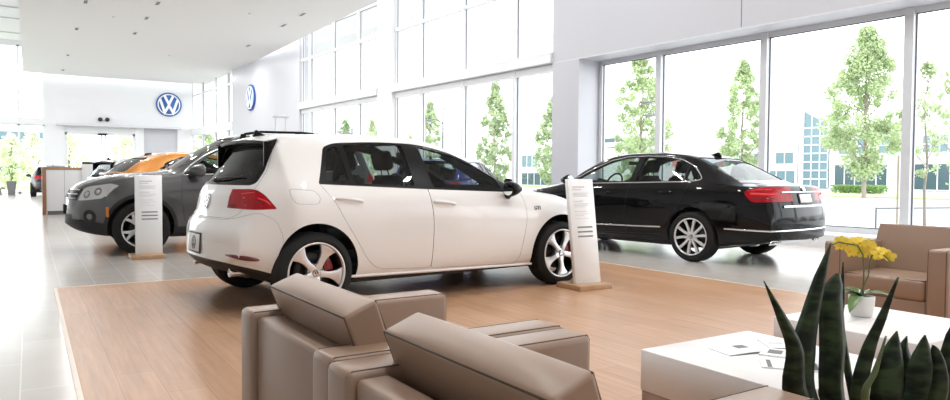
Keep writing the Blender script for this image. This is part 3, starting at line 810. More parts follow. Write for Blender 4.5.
    for k in range(70):
        a = random.random()*6.28; r = .05+.33*random.random()**.7; z = 1.0+.85*random.random(); leaf_into(mb, Vector((r*math.cos(a), r*math.sin(a), z)), a, random.uniform(-.6, .5), .24, .10, M['leaf_mid'])
    mb.build('foliage', t)
    mb = MB(); mb.tube([(-1.16, 41.3, .0), (-1.20, 41.3, .26), (-1.10, 41.3, .36), (-.99, 41.3, .30)], .05, M['pot_grey'], 10); tag(mb.build('watering_spout'), 'small curved grey spout at the left of the grey planter', 'spout')

def leaf_into(mb, p, az, tilt, L, w, m):
    d = Vector((math.cos(az)*math.cos(tilt), math.sin(az)*math.cos(tilt), math.sin(tilt))); s = Vector((-math.sin(az), math.cos(az), 0)); n = d.cross(s)
    P = [p, p+d*L*.35+s*w*.5+n*w*.1, p+d*L*.75+s*w*.38+n*w*.05, p+d*L, p+d*L*.75-s*w*.38+n*w*.05, p+d*L*.35-s*w*.5+n*w*.1]
    mb.raw(P, [(0, 1, 2, 3), (0, 3, 4, 5)], m, True)
# ================================================================== outdoors
M['pot_grey'] = pmat('grey_planter', (.20, .20, .205), .5)
M['bark'] = pmat('pale_bark', (.30, .26, .21), .8, var=(12, .3))
M['leaf_mid'] = pmat('mid_green_leaf', (.16, .30, .045), .5, var=(3, .35))
M['leaf_light'] = pmat('light_green_leaf', (.50, .59, .35), .55, var=(1.2, .3))
M['leaf_deep'] = pmat('deeper_green_leaf', (.24, .36, .13), .55, var=(1.2, .3))
def leafy(m, k=.45):
    """thin leaves let some light through"""
    N, L = m.node_tree.nodes, m.node_tree.links; p = N['Principled BSDF']; out = N['Material Output']
    t = N.new('ShaderNodeBsdfTranslucent'); mx = N.new('ShaderNodeMixShader'); mx.inputs['Fac'].default_value = k
    src = p.inputs['Base Color'].links
    if src: L.new(src[0].from_socket, t.inputs['Color'])
    else: t.inputs['Color'].default_value = p.inputs['Base Color'].default_value
    L.new(p.outputs[0], mx.inputs[1]); L.new(t.outputs[0], mx.inputs[2]); L.new(mx.outputs[0], out.inputs['Surface'])
leafy(M['leaf_light']); leafy(M['leaf_deep'])
M['asphalt'] = pmat('pale_pavement', (.52, .52, .52), .8, var=(.5, .1))
M['leaf_overexposed'] = pmat('overexposed_leaf', (.78, .84, .64), .55, var=(1.2, .2))  # overexposed wash of the far trees, put into a lighter leaf colour
leafy(M['leaf_overexposed'])
M['lawn'] = pmat('lawn', (.36, .44, .20), .9, var=(2, .3))
M['render_wall'] = pmat('white_render', (.62, .62, .63), .7)
M['render_warm'] = pmat('warm_render', (.55, .50, .48), .7)
M['out_glass'] = pmat('blue_green_facade_glass', (.12, .20, .23), .12, spec=.6)
M['out_glass_dark'] = pmat('dark_facade_glass', (.035, .075, .09), .12, spec=.6)
M['brickred'] = pmat('brick_red_panel', (.50, .20, .16), .7)
M['pole_grey'] = pmat('lamp_post_grey', (.16, .165, .18), .5)
M['stake'] = pmat('weathered_stake', (.42, .35, .26), .8)
def tree(label, x, y, h, w, seed, m, trunk=.10, base=.22, n=2600, leaf=.17, thin=False, name='street_tree'):
    rnd = random.Random(seed)
    t = thing(name, label, 'tree', (x, y, -.02), 0, 'trees beyond the glass')
    mb = MB(); P = [(0, 0, -.05)]
    for k in range(1, 8): P.append((rnd.uniform(-.05, .05)*k*.4, rnd.uniform(-.05, .05)*k*.4, h*.9*k/7))
    mb.tube(P, [trunk*(1-.115*k) for k in range(8)], M['bark'], 9)
    for k in range(14):
        z = h*(base+.02+(.86-base)*rnd.random()); a = rnd.random()*6.28; L = w*.45*(1-.55*(z/h))
        mb.tube([(0, 0, z), (L*.5*math.cos(a), L*.5*math.sin(a), z+L*.55), (L*math.cos(a), L*math.sin(a), z+L*1.15)], [trunk*.3, trunk*.2, trunk*.08], M['bark'], 5)
    mb.build('trunk', t)
    cl = []
    for k in range(170 if not thin else 30):               # small clumps filling an upright spindle
        u = rnd.random()**.9; z = h*(base+(1-base)*u); r = w*.5*max(.05, math.sin(PI*min(1, u**.72))**.9)*(1-.12*u)
        a = rnd.random()*6.28; q = r*rnd.random()**.42
        cl.append((Vector((q*math.cos(a), q*math.sin(a), z)), w*rnd.uniform(.06, .125)*(1.3 if thin else 1)))
    vs = []; fs = []
    for k in range(n):
        c, r = rnd.choice(cl); d = Vector((rnd.gauss(0, 1), rnd.gauss(0, 1), rnd.gauss(0, 1.15))); d.normalize(); p = c+d*r*rnd.random()**.45
        nn = Vector((rnd.gauss(0, 1), rnd.gauss(0, 1), rnd.gauss(.35, 1))).normalized(); u = nn.orthogonal().normalized(); v = nn.cross(u)
        s = leaf*rnd.uniform(.6, 1.2); i = len(vs)
        vs += [p-u*s*.5, p+v*s*.33, p+u*s*.5, p-v*s*.33]; fs.append((i, i+1, i+2, i+3))
    mb = MB(); mb.raw(vs, fs, m); mb.build('crown', t)
    return t
def make_outdoors():
    mb = MB(); mb.box((-160, -140, -.35), (240, 260, -.13), M['asphalt']); struct(mb.build('ground'))
    mb = MB(); mb.box((44, 18, -.13), (58, 100, -.06), M['lawn']); struct(mb.build('ground_lawn'))
    mb = MB(); mb.box((-40, 50, -.13), (30, 75, -.06), M['lawn']); struct(mb.build('ground_verge'))
    G, D = M['leaf_light'], M['leaf_deep']
    tree('broad light green upright tree right of the glass-fronted tower outdoors', 41.0, 22.7, 9.6, 4.7, 11, G, .13, .13, 24000, .19)
    tree('narrow light green tree outdoors above the black saloon boot', 35.8, 27.1, 7.9, 2.9, 12, G, .10, .12, 11000, .18)
    tree('tall green tree outdoors behind the first mullion right of the pillar', 24.9, 24.6, 7.4, 2.9, 13, G, .10, .08, 11000, .16)
    tree('thin young tree tied to a stake just outside the last window on the right', 16.1, 7.6, 3.6, 1.0, 14, G, .035, .30, 520, .11, True, 'young_tree')
    tree('slimmer young tree at the far right edge of the glass front', 17.6, 7.75, 3.9, 1.2, 15, G, .035, .25, 700, .11, True, 'young_tree')
    tree('leafy green tree seen above the bonnet of the white hatchback', 19.5, 29.1, 5.6, 1.9, 16, G, .09, .10, 8000, .16)
    tree('green tree partly hidden by the left edge of the square white pillar', 23.8, 30.0, 5.3, 2.1, 17, G, .09, .12, 7500, .16)
    tree('pale green tree behind the lamp post with a single arm', 20.6, 37.8, 5.4, 2.0, 18, G, .09, .10, 7000, .17)
    tree('sparse green tree left of the single-armed lamp post', 20.3, 40.7, 4.9, 1.7, 19, G, .09, .12, 1500, .18)
    tree('green tree in the second bay of tall windows, left of centre', 18.9, 47.2, 4.9, 2.2, 20, D, .09, .10, 1800, .20)
    tree('light tree in the second bay of tall windows, at its near end', 22.0, 49.5, 5.2, 2.0, 21, G, .09, .10, 1800, .20)
    tree('low round green tree seen past the end of the back wall', 12.2, 60.9, 4.9, 3.4, 22, G, .12, .08, 2200, .26)
    for k, (x, y, h, w, lab) in enumerate(((3.0, 71.4, 4.7, 4.0, 'wide green tree outside, behind the left entrance door leaf'), (7.2, 69.5, 4.6, 3.8, 'wide green tree outside, behind the right entrance door leaf'), (-1.2, 66, 4.0, 3.4, 'low wide tree outside, behind the tall grey planter'), (-4.9, 68.5, 4.4, 3.7, 'low wide tree at the far left edge, outdoors'), (.3, 78, 4.8, 4.2, 'low tree outside, between the planter and the entrance'))):
        tree(lab, x, y, h, w, 30+k, M['leaf_overexposed'], .14, .05, 2200, .30)
    # lamp posts
    def post(label, x, y, h, arms):
        t = thing('lamp_post', label, 'lamp post', (x, y, -.13))
        mb = MB(); mb.tube([(0, 0, 0), (0, 0, h)], [.085, .05], M['pole_grey'], 10); mb.build('pole', t)
        for dx, dy, z, L in arms:
            mb = MB(); P = [(0, 0, z-.25), (dx*L*.3, dy*L*.3, z), (dx*L*.7, dy*L*.7, z+.06), (dx*L, dy*L, z+.02)]; mb.tube(P, [.035, .035, .03, .03], M['pole_grey'], 8); mb.build('arm', t)
            mb = MB(); Mx = Matrix.Translation((dx*L*1.18, dy*L*1.18, z)); mb.box((-.26, -.12, -.04), (.26, .12, .05), M['pole_grey'], .03, 2, M=Mx @ Matrix.Rotation(math.atan2(dy, dx), 4, 'Z')); mb.build('lamp_head', t)
    post('lamp post with one arm seen above the white hatchback', 19.86, 34.94, 5.1, ((-.83, .56, 4.35, .75),))
    post('lamp post with a short arm in the second bay of windows', 17.43, 42.36, 4.5, ((-.83, .56, 3.95, .8),))
    post('lamp post with two curved arms beside the tall green tree', 22.75, 21.30, 4.9, ((-.83, .56, 4.38, .55), (-.83, .56, 3.82, .45)))
    # young tree stakes
    mb = MB(); mb.tube([(16.45, 8.35, -.13), (16.45, 8.35, 1.6)], .025, M['stake'], 8); tag(mb.build('tree_stake'), 'thin wooden stake beside the thin young tree', 'stake')
    mb = MB(); mb.tube([(15.3, 8.2, .45), (18.2, 7.2, .45)], .02, M['pole_grey'], 8)
    for x, y in ((15.3, 8.2), (18.2, 7.2)): mb.tube([(x, y, -.13), (x, y, .47)], .02, M['pole_grey'], 8)
    tag(mb.build('low_railing'), 'low thin railing outside the last window on the right', 'railing')
    # hedge
    mb = MB(); rnd = random.Random(5); vs = []; fs = []
    for k in range(2600):
        p = Vector((53+rnd.uniform(-.7, .7), rnd.uniform(27.9, 31.6), rnd.random()**.7*.62-.06)); nn = Vector((rnd.gauss(0, 1), rnd.gauss(0, 1), rnd.gauss(.5, 1))).normalized(); u = nn.orthogonal().normalized(); v = nn.cross(u); s = rnd.uniform(.10, .2); i = len(vs)
        vs += [p-u*s*.5, p+v*s*.35, p+u*s*.5, p-v*s*.35]; fs.append((i, i+1, i+2, i+3))
    mb.raw(vs, fs, M['leaf_deep']); tag(mb.build('clipped_hedge'), 'low clipped hedge on the lawn in front of the white offices', 'hedge')
    # buildings across the road
    def facade(name, label, x, y0, y1, h, wins, m, dep=12, bands=()):
        t = thing(name, label, 'building', (x, (y0+y1)/2, -.13)); c = (y0+y1)/2
        mb = MB(); mb.box((0, y0-c, 0), (dep, y1-c, h), m); mb.box((-.15, y0-c, h-.25), (0, y1-c, h), m); mb.build('wall', t)
        for a, b, z0, z1, gm, nx, nz in wins:
            mb = MB(); mb.box((-.05, a-c, z0), (.1, b-c, z1), M[gm]); w = mb.build('window', t)
            mb = MB()
            for i in range(nx+1): yy = a-c+(b-a)*i/nx; mb.box((-.1, yy-.05, z0), (-.05, yy+.05, z1), M['render_wall'])
            for i in range(nz+1): zz = z0+(z1-z0)*i/nz; mb.box((-.1, a-c, zz-.05), (-.05, b-c, zz+.05), M['render_wall'])
            mb.build('glazing_bars', w)
        return t
    facade('office_building', 'white two-storey office building behind the broad light green tree', 70, 30, 42.4, 6.3,
           [(31.2, 33.4, 3.6, 5.2, 'out_glass', 3, 2), (38.6, 41.4, 3.6, 5.2, 'out_glass', 3, 2), (34.4, 37.4, 3.6, 5.2, 'out_glass', 3, 2), (36.5, 41.8, .15, 2.6, 'out_glass_dark', 5, 1), (31.0, 35.2, .15, 2.6, 'out_glass_dark', 4, 1)], M['render_wall'])
    facade('office_building', 'low pale office building left of the glass-fronted tower', 70, 46, 53, 4.9,
           [(46.4, 48.6, 2.7, 4.0, 'out_glass', 2, 1), (49.3, 51.8, 2.7, 4.0, 'out_glass', 2, 1), (46.2, 49.6, .2, 2.0, 'out_glass', 3, 1), (50.2, 52.6, .2, 2.0, 'out_glass', 2, 1)], M['render_wall'])
    t = facade('office_building', 'long low building behind the black saloon roof, with reddish panels', 72, 53.5, 70, 4.9,
           [(54, 57, 2.7, 3.9, 'out_glass', 3, 1), (58, 60.5, 2.7, 3.9, 'out_glass', 2, 1), (61.5, 64, 2.7, 3.9, 'out_glass', 2, 1), (65.5, 68.6, 2.7, 3.9, 'out_glass', 3, 1)], M['render_warm'])
    for a, b in ((57.1, 57.9), (64.2, 65.3)):
        mb = MB(); mb.box((-.06, a-61.75, 2.6), (.05, b-61.75, 4.0), M['brickred']); mb.build('wall_panel', t)
    facade('office_building', 'pale building with dark horizontal window bands beside the square pillar', 70, 71, 77, 7.2,
           [(71.5, 76.5, 1.0+1.25*k, 1.7+1.25*k, 'out_glass_dark', 2, 1) for k in range(5)], M['render_wall'])
    facade('office_building', 'pale low building seen between mullions left of the pillar', 48, 59, 67, 4.4,
           [(59.6, 62, 2.2, 3.6, 'out_glass', 3, 1), (63, 66, 2.2, 3.6, 'out_glass', 3, 1), (60, 66, .2, 1.6, 'out_glass_dark', 5, 1)], M['render_wall'])
    facade('office_building', 'tall pale building behind the second bay of windows', 30, 74, 84, 6.4, [(75, 82.5, .9+1.3*k, 1.7+1.3*k, 'out_glass', 4, 1) for k in range(4)], M['render_wall'])
    t = thing('office_building', 'pale bluish building outside the far left glass wall', 'building', (-1.5, 92, -.13))
    mb = MB(); mb.box((-9, 0, 0), (5, 8, 6.6), M['render_wall']); mb.build('wall', t)
    for k in range(3):
        mb = MB(); mb.box((-8, -.05, 1.2+1.7*k), (4, .1, 2.3+1.7*k), M['out_glass']); mb.build('window', t)
    # the glass tower with its slanted top
    t = thing('glass_tower', 'glass-fronted stair tower with a slanted top on the white offices', 'building', (70, 44, -.13))
    mb = MB(); mb.prism([(-1.55, 0), (1.6, 0), (1.6, 8.7), (-1.55, 7.0)], 'X', .25, 6, M['render_wall']); mb.build('wall', t)
    mb = MB(); mb.prism([(-1.4, .2), (1.35, .2), (1.35, 8.2), (-1.4, 6.7)], 'X', .05, .25, M['out_glass']); g = mb.build('glazing', t)
    mb = MB()
    for z in (1.1, 2.0, 2.9, 3.8, 4.7, 5.6, 6.5): mb.box((0, -1.45, z-.07), (.06, 1.4, z+.07), M['render_wall'])
    for y in (-1.4, -.5, .45, 1.38): mb.box((0, y-.06, .2), (.06, y+.06, 6.9+.5*(y+1.4)), M['render_wall'])
    mb.build('glazing_bars', g)
    mb = MB(); mb.box((-.2, 1.42, 0), (.4, 1.75, 9.1), M['render_wall']); mb.build('fin_wall', t)
# ================================================================== lounge corner
M['leather'] = pmat('taupe_leather', (.285, .187, .130), .38, spec=.6, bump=(90, .12, .002), var=(2.5, .05))
M['seam'] = pmat('leather_piping', (.10, .068, .048), .7, spec=.2)
M['laminate'] = pmat('white_table_laminate', (.82, .81, .81), .35)
M['paper'] = pmat('brochure_paper', (.86, .86, .86), .6)
M['print_grey'] = pmat('printed_grey', (.16, .17, .18), .6)
M['print_dark'] = pmat('printed_dark', (.03, .035, .04), .6)
M['acrylic'] = pmat('white_display_panel', (.80, .815, .83), .25)
M['acrylic_edge'] = pmat('pale_panel_edge', (.70, .74, .77), .25)
M['panel_text'] = pmat('pale_grey_print', (.58, .60, .62), .5)
M['panel_bar'] = pmat('dark_grey_print', (.20, .22, .23), .5)
M['ceramic'] = pmat('white_ceramic', (.72, .71, .69), .3)
M['orchid'] = pmat('yellow_orchid_petal', (.86, .68, .07), .45, var=(30, .15))
M['orchid_lip'] = pmat('orange_orchid_lip', (.72, .42, .03), .45)
M['stem_green'] = pmat('orchid_stem', (.10, .13, .05), .5)
M['orchid_leaf'] = pmat('orchid_leaf', (.08, .16, .035), .3)
M['soil'] = pmat('potting_soil', (.035, .025, .018), .9)
def snake_leaf_material():
    m = pmat('banded_snake_plant_leaf', (.03, .06, .03), .55, spec=.25); N, L = tex(m); b = N['Principled BSDF']
    tc = N.new('ShaderNodeTexCoord'); mp = N.new('ShaderNodeMapping'); mp.inputs['Scale'].default_value = (9, 9, 26)
    nz = N.new('ShaderNodeTexNoise'); nz.inputs['Scale'].default_value = 1.4; nz.inputs['Detail'].default_value = 3
    cr = N.new('ShaderNodeValToRGB'); cr.color_ramp.elements[0].position = .42; cr.color_ramp.elements[0].color = (.006, .013, .007, 1); cr.color_ramp.elements[1].position = .62; cr.color_ramp.elements[1].color = (.034, .058, .024, 1)
    L.new(tc.outputs['Object'], mp.inputs['Vector']); L.new(mp.outputs['Vector'], nz.inputs['Vector']); L.new(nz.outputs['Fac'], cr.inputs['Fac']); L.new(cr.outputs['Color'], b.inputs['Base Color'])
    return m
M['snake'] = snake_leaf_material()
M['snake_pale'] = pmat('pale_snake_leaf', (.10, .145, .06), .4)
M['planter'] = pmat('charcoal_planter', (.05, .05, .052), .5)

def slab(mb, lo, hi, m, bev=.018, seam=True):
    mb.box(lo, hi, m, bev, 3)
def piping(mb, lo, hi, z, r=.004, ins=.012):
    x0, y0, x1, y1 = lo[0]+ins, lo[1]+ins, hi[0]-ins, hi[1]-ins
    mb.tube([(x0, y0, z), (x1, y0, z), (x1, y1, z), (x0, y1, z)], r, M['seam'], 6, closed=True)
def armchair(label, x, y, rz, dx=0.):
    """local frame: +x is the way the sitter faces, origin under the middle of the back edge"""
    t = thing('armchair', label, 'armchair', (x, y, 0), rz, 'taupe leather club chairs'); Lm = M['leather']
    W = .40
    for sg in (-1, 1):
        a, b = (-W, -W+.128) if sg < 0 else (W-.128, W)
        mb = MB(); slab(mb, (-.012, a, .055), (.725, b, .645), Lm, .020)
        mb.tube([(-.006, a+.012, .07), (-.006, a+.012, .632), (.006, a+.012, .642), (.715, a+.012, .642), (.722, a+.012, .63), (.722, a+.012, .07)], .0026, M['seam'], 6)
        mb.tube([(-.006, b-.012, .07), (-.006, b-.012, .632), (.006, b-.012, .642), (.715, b-.012, .642), (.722, b-.012, .63), (.722, b-.012, .07)], .0026, M['seam'], 6)
        mb.build('armrest', t)
    mb = MB(); slab(mb, (.008, -W+.128, .055), (.095, W-.128, .630), Lm, .014); mb.build('backrest', t)
    mb = MB(); slab(mb, (.094, -W+.13, .10), (.705, W-.13, .31), Lm, .012); mb.build('seat_base', t)
    mb = MB(); slab(mb, (.13, -W+.132, .305), (.715, W-.132, .445), Lm, .03); piping(mb, (.13, -W+.132), (.715, W-.132), .438, .004, .014); mb.build('seat_cushion', t)
    # loose back pillow, leaning over the backrest
    mb = MB(); hw = .312; sec = [(.095, .722), (.191, .760), (.305, .425), (.209, .425)]
    bm = bmesh.new(); NY, NS = 8, 6; rows = []
    per = []
    for k in range(4):
        a, b = Vector(sec[k]), Vector(sec[(k+1) % 4])
        for i in range(NS): per.append((a+(b-a)*i/NS, k, i/NS))
    cx = Vector((.20, .58))
    for j in range(NY+1):
        v_ = -1+2*j/NY; row = []
        for p, k, u in per:
            q = p+(p-cx).normalized()*.011*(1-v_**4)*math.sin(PI*u)
            row.append(bm.verts.new((q.x, hw*v_, q.y)))
        rows.append(row)
    n_ = len(per)
    for A, B in zip(rows, rows[1:]):
        for i in range(n_): bm.faces.new((A[i], A[(i+1) % n_], B[(i+1) % n_], B[i]))
    bm.faces.new(rows[0][::-1]); bm.faces.new(rows[-1]); bmesh.ops.recalc_face_normals(bm, faces=bm.faces[:])
    sharp = [e for e in bm.edges if len(e.link_faces) == 2 and e.calc_face_angle(0) > .7]
    bmesh.ops.bevel(bm, geom=sharp, offset=.011, segments=3, affect='EDGES', profile=.6)
    for f in bm.faces: f.smooth = len(f.verts) < 10
    mb.add(bm, Lm)
    for c in ((.099, .721), (.188, .757)):
        e = Vector((.105, -.28))
        mb.tube([(c[0]+e.x, -hw+.003, c[1]+e.y), (c[0], -hw+.003, c[1]-.002), (c[0], hw-.003, c[1]-.002), (c[0]+e.x, hw-.003, c[1]+e.y)], .0028, M['seam'], 6)
    mb.build('back_pillow', t, loc=(dx, 0, 0))
    for fx in (.04, .67):
        for fy in (-W+.05, W-.05):
            mb = MB(); mb.box((fx-.025, fy-.025, 0), (fx+.025, fy+.025, .056), M['dark'], .004); mb.build('foot', t)
    return t
def table(label, x0, y0, x1, y1, ztop=.42):
    t = thing('low_table', label, 'table', ((x0+x1)/2, (y0+y1)/2, 0)); a, b = (x1-x0)/2, (y1-y0)/2
    mb = MB(); mb.box((-a, -b, .262), (a, b, ztop), M['laminate'], .003, 1); mb.build('table_top', t)
    mb = MB(); mb.box((-a+.004, -b+.004, .02), (a-.004, b-.004, .262), M['walnut'], .003, 1); mb.build('base', t)
    for sx in (-1, 1):
        for sy in (-1, 1):
            mb = MB(); mb.lathe([(0, 0), (.02, 0), (.02, .02), (0, .02)], M['dark'], 12, 'Z', Matrix.Translation((sx*(a-.06), sy*(b-.06), 0))); mb.build('foot', t)
    return t
def stand(label, x, y, rz, tilt, lean_x=0.):
    t = thing('display_stand', label, 'display stand', (x, y, 0), rz)
    mb = MB(); mb.box((-.20, -.19, 0), (.20, .17, .055), M['oak'], .006); mb.build('base', t)
    Mx = Matrix.Translation((.02, -.03, .05)) @ Matrix.Rotation(-tilt, 4, 'X') @ Matrix.Rotation(lean_x, 4, 'Y')
    mb = MB(); mb.box((-.16, -.022, 0), (.16, .022, 1.02), M['acrylic'], .003, 1, M=Mx); p = mb.build('panel', t)
    mb = MB(); rnd = random.Random(3)
    for k, (z, w, h) in enumerate(((.94, .15, .016), (.915, .11, .010), (.88, .20, .006), (.865, .17, .006), (.85, .19, .006), (.80, .12, .010), (.775, .20, .005), (.76, .18, .005), (.745, .14, .005), (.70, .16, .008), (.675, .19, .005), (.66, .12, .005), (.63, .18, .005))):
        mb.box((-.11, -.0232, z-h/2), (-.11+w, -.0222, z+h/2), M['panel_text'], M=Mx)
    mb.build('small_print', p)
    for z in (.455, .545, .50):
        mb = MB(); mb.box((-.085, -.0238, z-.008), (.105, -.0222, z+.008), M['panel_bar'], M=Mx); mb.build('price_line', p)
    return t
def snake_leaf(name, pts, ws, root, m, yaw=0., org=Vector((0, 0, 0))):
    """blade along 3-D points with half widths, folded along the middle"""
    pts = [Vector(p)-org for p in pts]
    # resample
    q = []; w = []
    for k in range(len(pts)-1):
        for i in range(5):
            u = i/5; p0 = pts[max(k-1, 0)]; p1 = pts[k]; p2 = pts[k+1]; p3 = pts[min(k+2, len(pts)-1)]
            q.append(.5*((2*p1)+(p2-p0)*u+(2*p0-5*p1+4*p2-p3)*u*u+(3*p1-p0-3*p2+p3)*u**3)); w.append(ws[k]+(ws[k+1]-ws[k])*u)
    q.append(pts[-1]); w.append(ws[-1])
    vs = []; fs = []; n = len(q); side = Vector((math.cos(yaw), math.sin(yaw), 0)); back = Vector((-math.sin(yaw), math.cos(yaw), 0))
    for p, h in zip(q, w):
        t = .0035+.12*h
        vs += [p-side*h+back*h*.45, p-side*h*.5+back*(h*.12)-back*t*.5, p-back*t, p+side*h*.5+back*h*.12-back*t*.5, p+side*h+back*h*.45, p+side*h*.5+back*h*.12+back*t*.9, p+back*t, p-side*h*.5+back*h*.12+back*t*.9]
    for k in range(n-1):
        for j in range(8): fs.append((8*k+j, 8*k+(j+1) % 8, 8*k+8+(j+1) % 8, 8*k+8+j))
    fs.append(tuple(range(8))[::-1]); fs.append(tuple(range(8*(n-1), 8*n)))
    mb = MB(); mb.raw(vs, fs, m, True); return mb.build(name, root, weld=False)
def make_lounge():
    armchair('taupe leather armchair seen from behind, the one farther along the row by the white hatchback', .612, 2.015, rad(1), -.035)
    armchair('taupe leather armchair seen from behind, nearest to the viewer at the bottom edge', .612, 1.205, rad(1), .0)
    armchair('taupe leather armchair facing the viewer, behind the yellow orchid', 5.47, 2.50, PI, -.02)
    table('white block coffee table with brochures on it', 2.0, 1.30, 2.65, 1.96)
    table('white block coffee table with the orchid on it', 3.03, 1.43, 3.72, 2.10)
    # brochures on the near table
    def sheet(label, x, y, rz, w, h, th, blocks, fold=0., z=.42):
        t = thing('brochure', label, 'brochure', (x, y, z), rz, 'brochures on the coffee table')
        mb = MB(); n = 8; vs = []; fs = []
        for k in range(n+1):
            u = -w/2+w*k/n; zz = th+fold*abs(math.sin(PI*(k/n)))*.5
            vs += [(u, -h/2, zz), (u, h/2, zz), (u, h/2, zz-th), (u, -h/2, zz-th)]
        for k in range(n):
            for j in range(4): fs.append((4*k+j, 4*k+(j+1) % 4, 4*k+4+(j+1) % 4, 4*k+4+j))
        fs += [(0, 1, 2, 3), tuple(4*n+j for j in (3, 2, 1, 0))]
        mb.raw(vs, fs, M['paper']); mb.build('pages', t)
        mb = MB(); mb.box((-w/2-.001, -h/2-.0015, .0), (w/2+.001, -h/2+.001, th), M['print_grey']); mb.build('dark_edge', t)  # dark strip along the near edge of the pages
        for a, b, c, d, mm in blocks:
            mb = MB(); zz = th+fold*.5+.0006; mb.box((a, b, zz), (c, d, zz+.0006), M[mm]); mb.build('printed_picture', t)
        return t
    sheet('open white brochure with a small grey picture, leftmost on the coffee table', 2.33, 1.745, rad(-12), .22, .12, .0025, ((-.02, .0, .03, .04, 'print_grey'),), .012)
    sheet('white brochure with a black corner beside the open one', 2.405, 1.625, rad(28), .12, .15, .006, ((-.055, -.07, .055, -.035, 'print_dark'), (-.03, .0, .03, .05, 'print_grey')))
    sheet('white brochure with a dark edge, closest to the plant', 2.27, 1.505, rad(40), .11, .19, .006, ((-.05, -.092, .05, -.066, 'print_dark'), (-.05, .06, .05, .075, 'print_grey')))
    sheet('thin white leaflet behind the dark-cornered brochure', 2.53, 1.74, rad(-35), .10, .15, .003, ((-.03, -.01, .03, .03, 'panel_text'),))
    # orchid
    t = thing('potted_orchid', 'yellow orchid in a white ceramic pot on the far coffee table', 'plant', (3.40, 1.88, .4205))
    mb = MB(); mb.lathe([(0, 0), (.043, 0), (.048, .01), (.056, .06), (.058, .10), (.054, .102), (.050, .09), (0, .088)], M['ceramic'], 32); mb.build('pot', t)
    mb = MB(); mb.lathe([(0, .094), (.051, .092)], M['soil'], 24); mb.build('soil', t)
    mb = MB(); random.seed(8)
    for az, L, tl in ((2.6, .17, .35), (3.4, .20, .15), (.4, .12, .5), (5.2, .14, .45), (1.6, .12, .6)):
        vs = []; fs = []; n = 8; d = Vector((math.cos(az), math.sin(az), 0)); s = Vector((-math.sin(az), math.cos(az), 0))
        for k in range(n+1):
            u = k/n; p = d*(L*u)+Vector((0, 0, .095+L*math.sin(tl)*u*1.6-.10*u*u)); h = .028*math.sin(PI*min(1, .12+.88*u))**.6*(1 if u < 1 else .1)
            vs += [p-s*h+Vector((0, 0, h*.4)), p, p+s*h+Vector((0, 0, h*.4))]
        for k in range(n):
            for j in (0, 1): fs.append((3*k+j, 3*k+j+1, 3*k+4+j, 3*k+3+j))
        b2 = MB(); b2.raw(vs, fs, M['orchid_leaf'], True); b2.build('leaf', t)
    mb.bm.free()
    V = Vector; right = V((.846, -.533, 0))
    stems = (([V((.01, .0, .09)), V((.012, .0, .22)), V((.0, .0, .30)), V((-.03, .01, .345)), V((-.09, .05, .36))+right*-.02, right*-.15+V((0, 0, .345))]), ([V((-.01, .01, .09)), right*.03+V((0, 0, .2)), right*.035+V((0, 0, .27)), right*.05+V((0, 0, .31)), right*.10+V((0, 0, .30)), right*.15+V((0, 0, .25))]))
    for P in stems:
        mb = MB(); mb.tube(P, .004, M['stem_green'], 6); mb.build('stem', t)
    rnd = random.Random(2)
    spots = [right*(-.10+.020*k)+V((rnd.uniform(-.025, .025), rnd.uniform(-.025, .025), .352-.0005*k+rnd.uniform(-.012, .02))) for k in range(8)]+[right*(.02+.019*k)+V((rnd.uniform(-.03, .03), rnd.uniform(-.03, .03), .325-.006*k*1.1+rnd.uniform(-.02, .02))) for k in range(8)]+[right*(-.06+.026*k)+V((rnd.uniform(-.02, .02), rnd.uniform(-.02, .02), .318-.004*k)) for k in range(6)]
    for p in spots:
        Mx = Matrix.Translation(p) @ Matrix.Rotation(rnd.uniform(-.8, .8)+PI*1.2, 4, 'Z') @ Matrix.Rotation(rnd.uniform(-.4, .5), 4, 'Y')
        mb = MB()
        for k in range(5):
            a = PI/2+k*2*PI/5; R = .036 if k in (1, 4) else .032; wv = .021 if k in (1, 4) else .014
            c, s = math.cos(a), math.sin(a)
            pts = [(0, 0), (.45, .75), (.8, .6), (1, 0), (.8, -.6), (.45, -.75)]
            mb.raw([Mx @ V((-.004-.006*u*u, (u*R*c-v*wv*s), (u*R*s+v*wv*c))) for u, v in pts], [(0, 1, 2, 3), (0, 3, 4, 5)], M['orchid'], True)
        bm = bmesh.new(); bmesh.ops.create_icosphere(bm, subdivisions=1, radius=.0075); mb.add(bm, M['orchid_lip'], Mx @ Matrix.Translation((.004, 0, -.005)))
        mb.build('flower', t)
    # snake plant, in front of the tables
    o = V((1.72, .865, 0)); t = thing('snake_plant', 'dark green snake plant with sword leaves in front of the coffee tables', 'plant', o)
    mb = MB(); mb.lathe([(0, 0), (.13, 0), (.14, .01), (.185, .44), (.19, .46), (.175, .46), (.168, .43), (0, .42)], M['planter'], 36); mb.build('planter', t)
    mb = MB(); mb.lathe([(0, .435), (.170, .43)], M['soil'], 30); mb.build('soil', t)
    C = V((0, 0, 1.0885)); pitch, yaw, roll, f = .0343, .5626, .0064, 707.5
    F = V((math.sin(yaw)*math.cos(pitch), math.cos(yaw)*math.cos(pitch), -math.sin(pitch))); R = V((math.cos(yaw), -math.sin(yaw), 0)); U = R.cross(F)
    cr, sr = math.cos(roll), math.sin(roll); R, U = R*cr+U*sr, U*cr-R*sr
    def P(px, py, d): return C+(F*f+R*(px-475)+U*(200-py))*(d/f)
    s = 1.66/707.5
    def leaf(pp, wd, d0, d1, yw, m=M['snake']):
        n = len(pp); pts = []
        for k, (x, y) in enumerate(pp): pts.append(P(x, y, d0+(d1-d0)*k/(n-1)))
        b = pts[0]; foot = V((o.x+(b.x-o.x)*.55, o.y+(b.y-o.y)*.55, .42))
        snake_leaf('leaf', [foot]+pts, [wd[0]*s*.8]+[w*s for w in wd], t, m, yw, o)
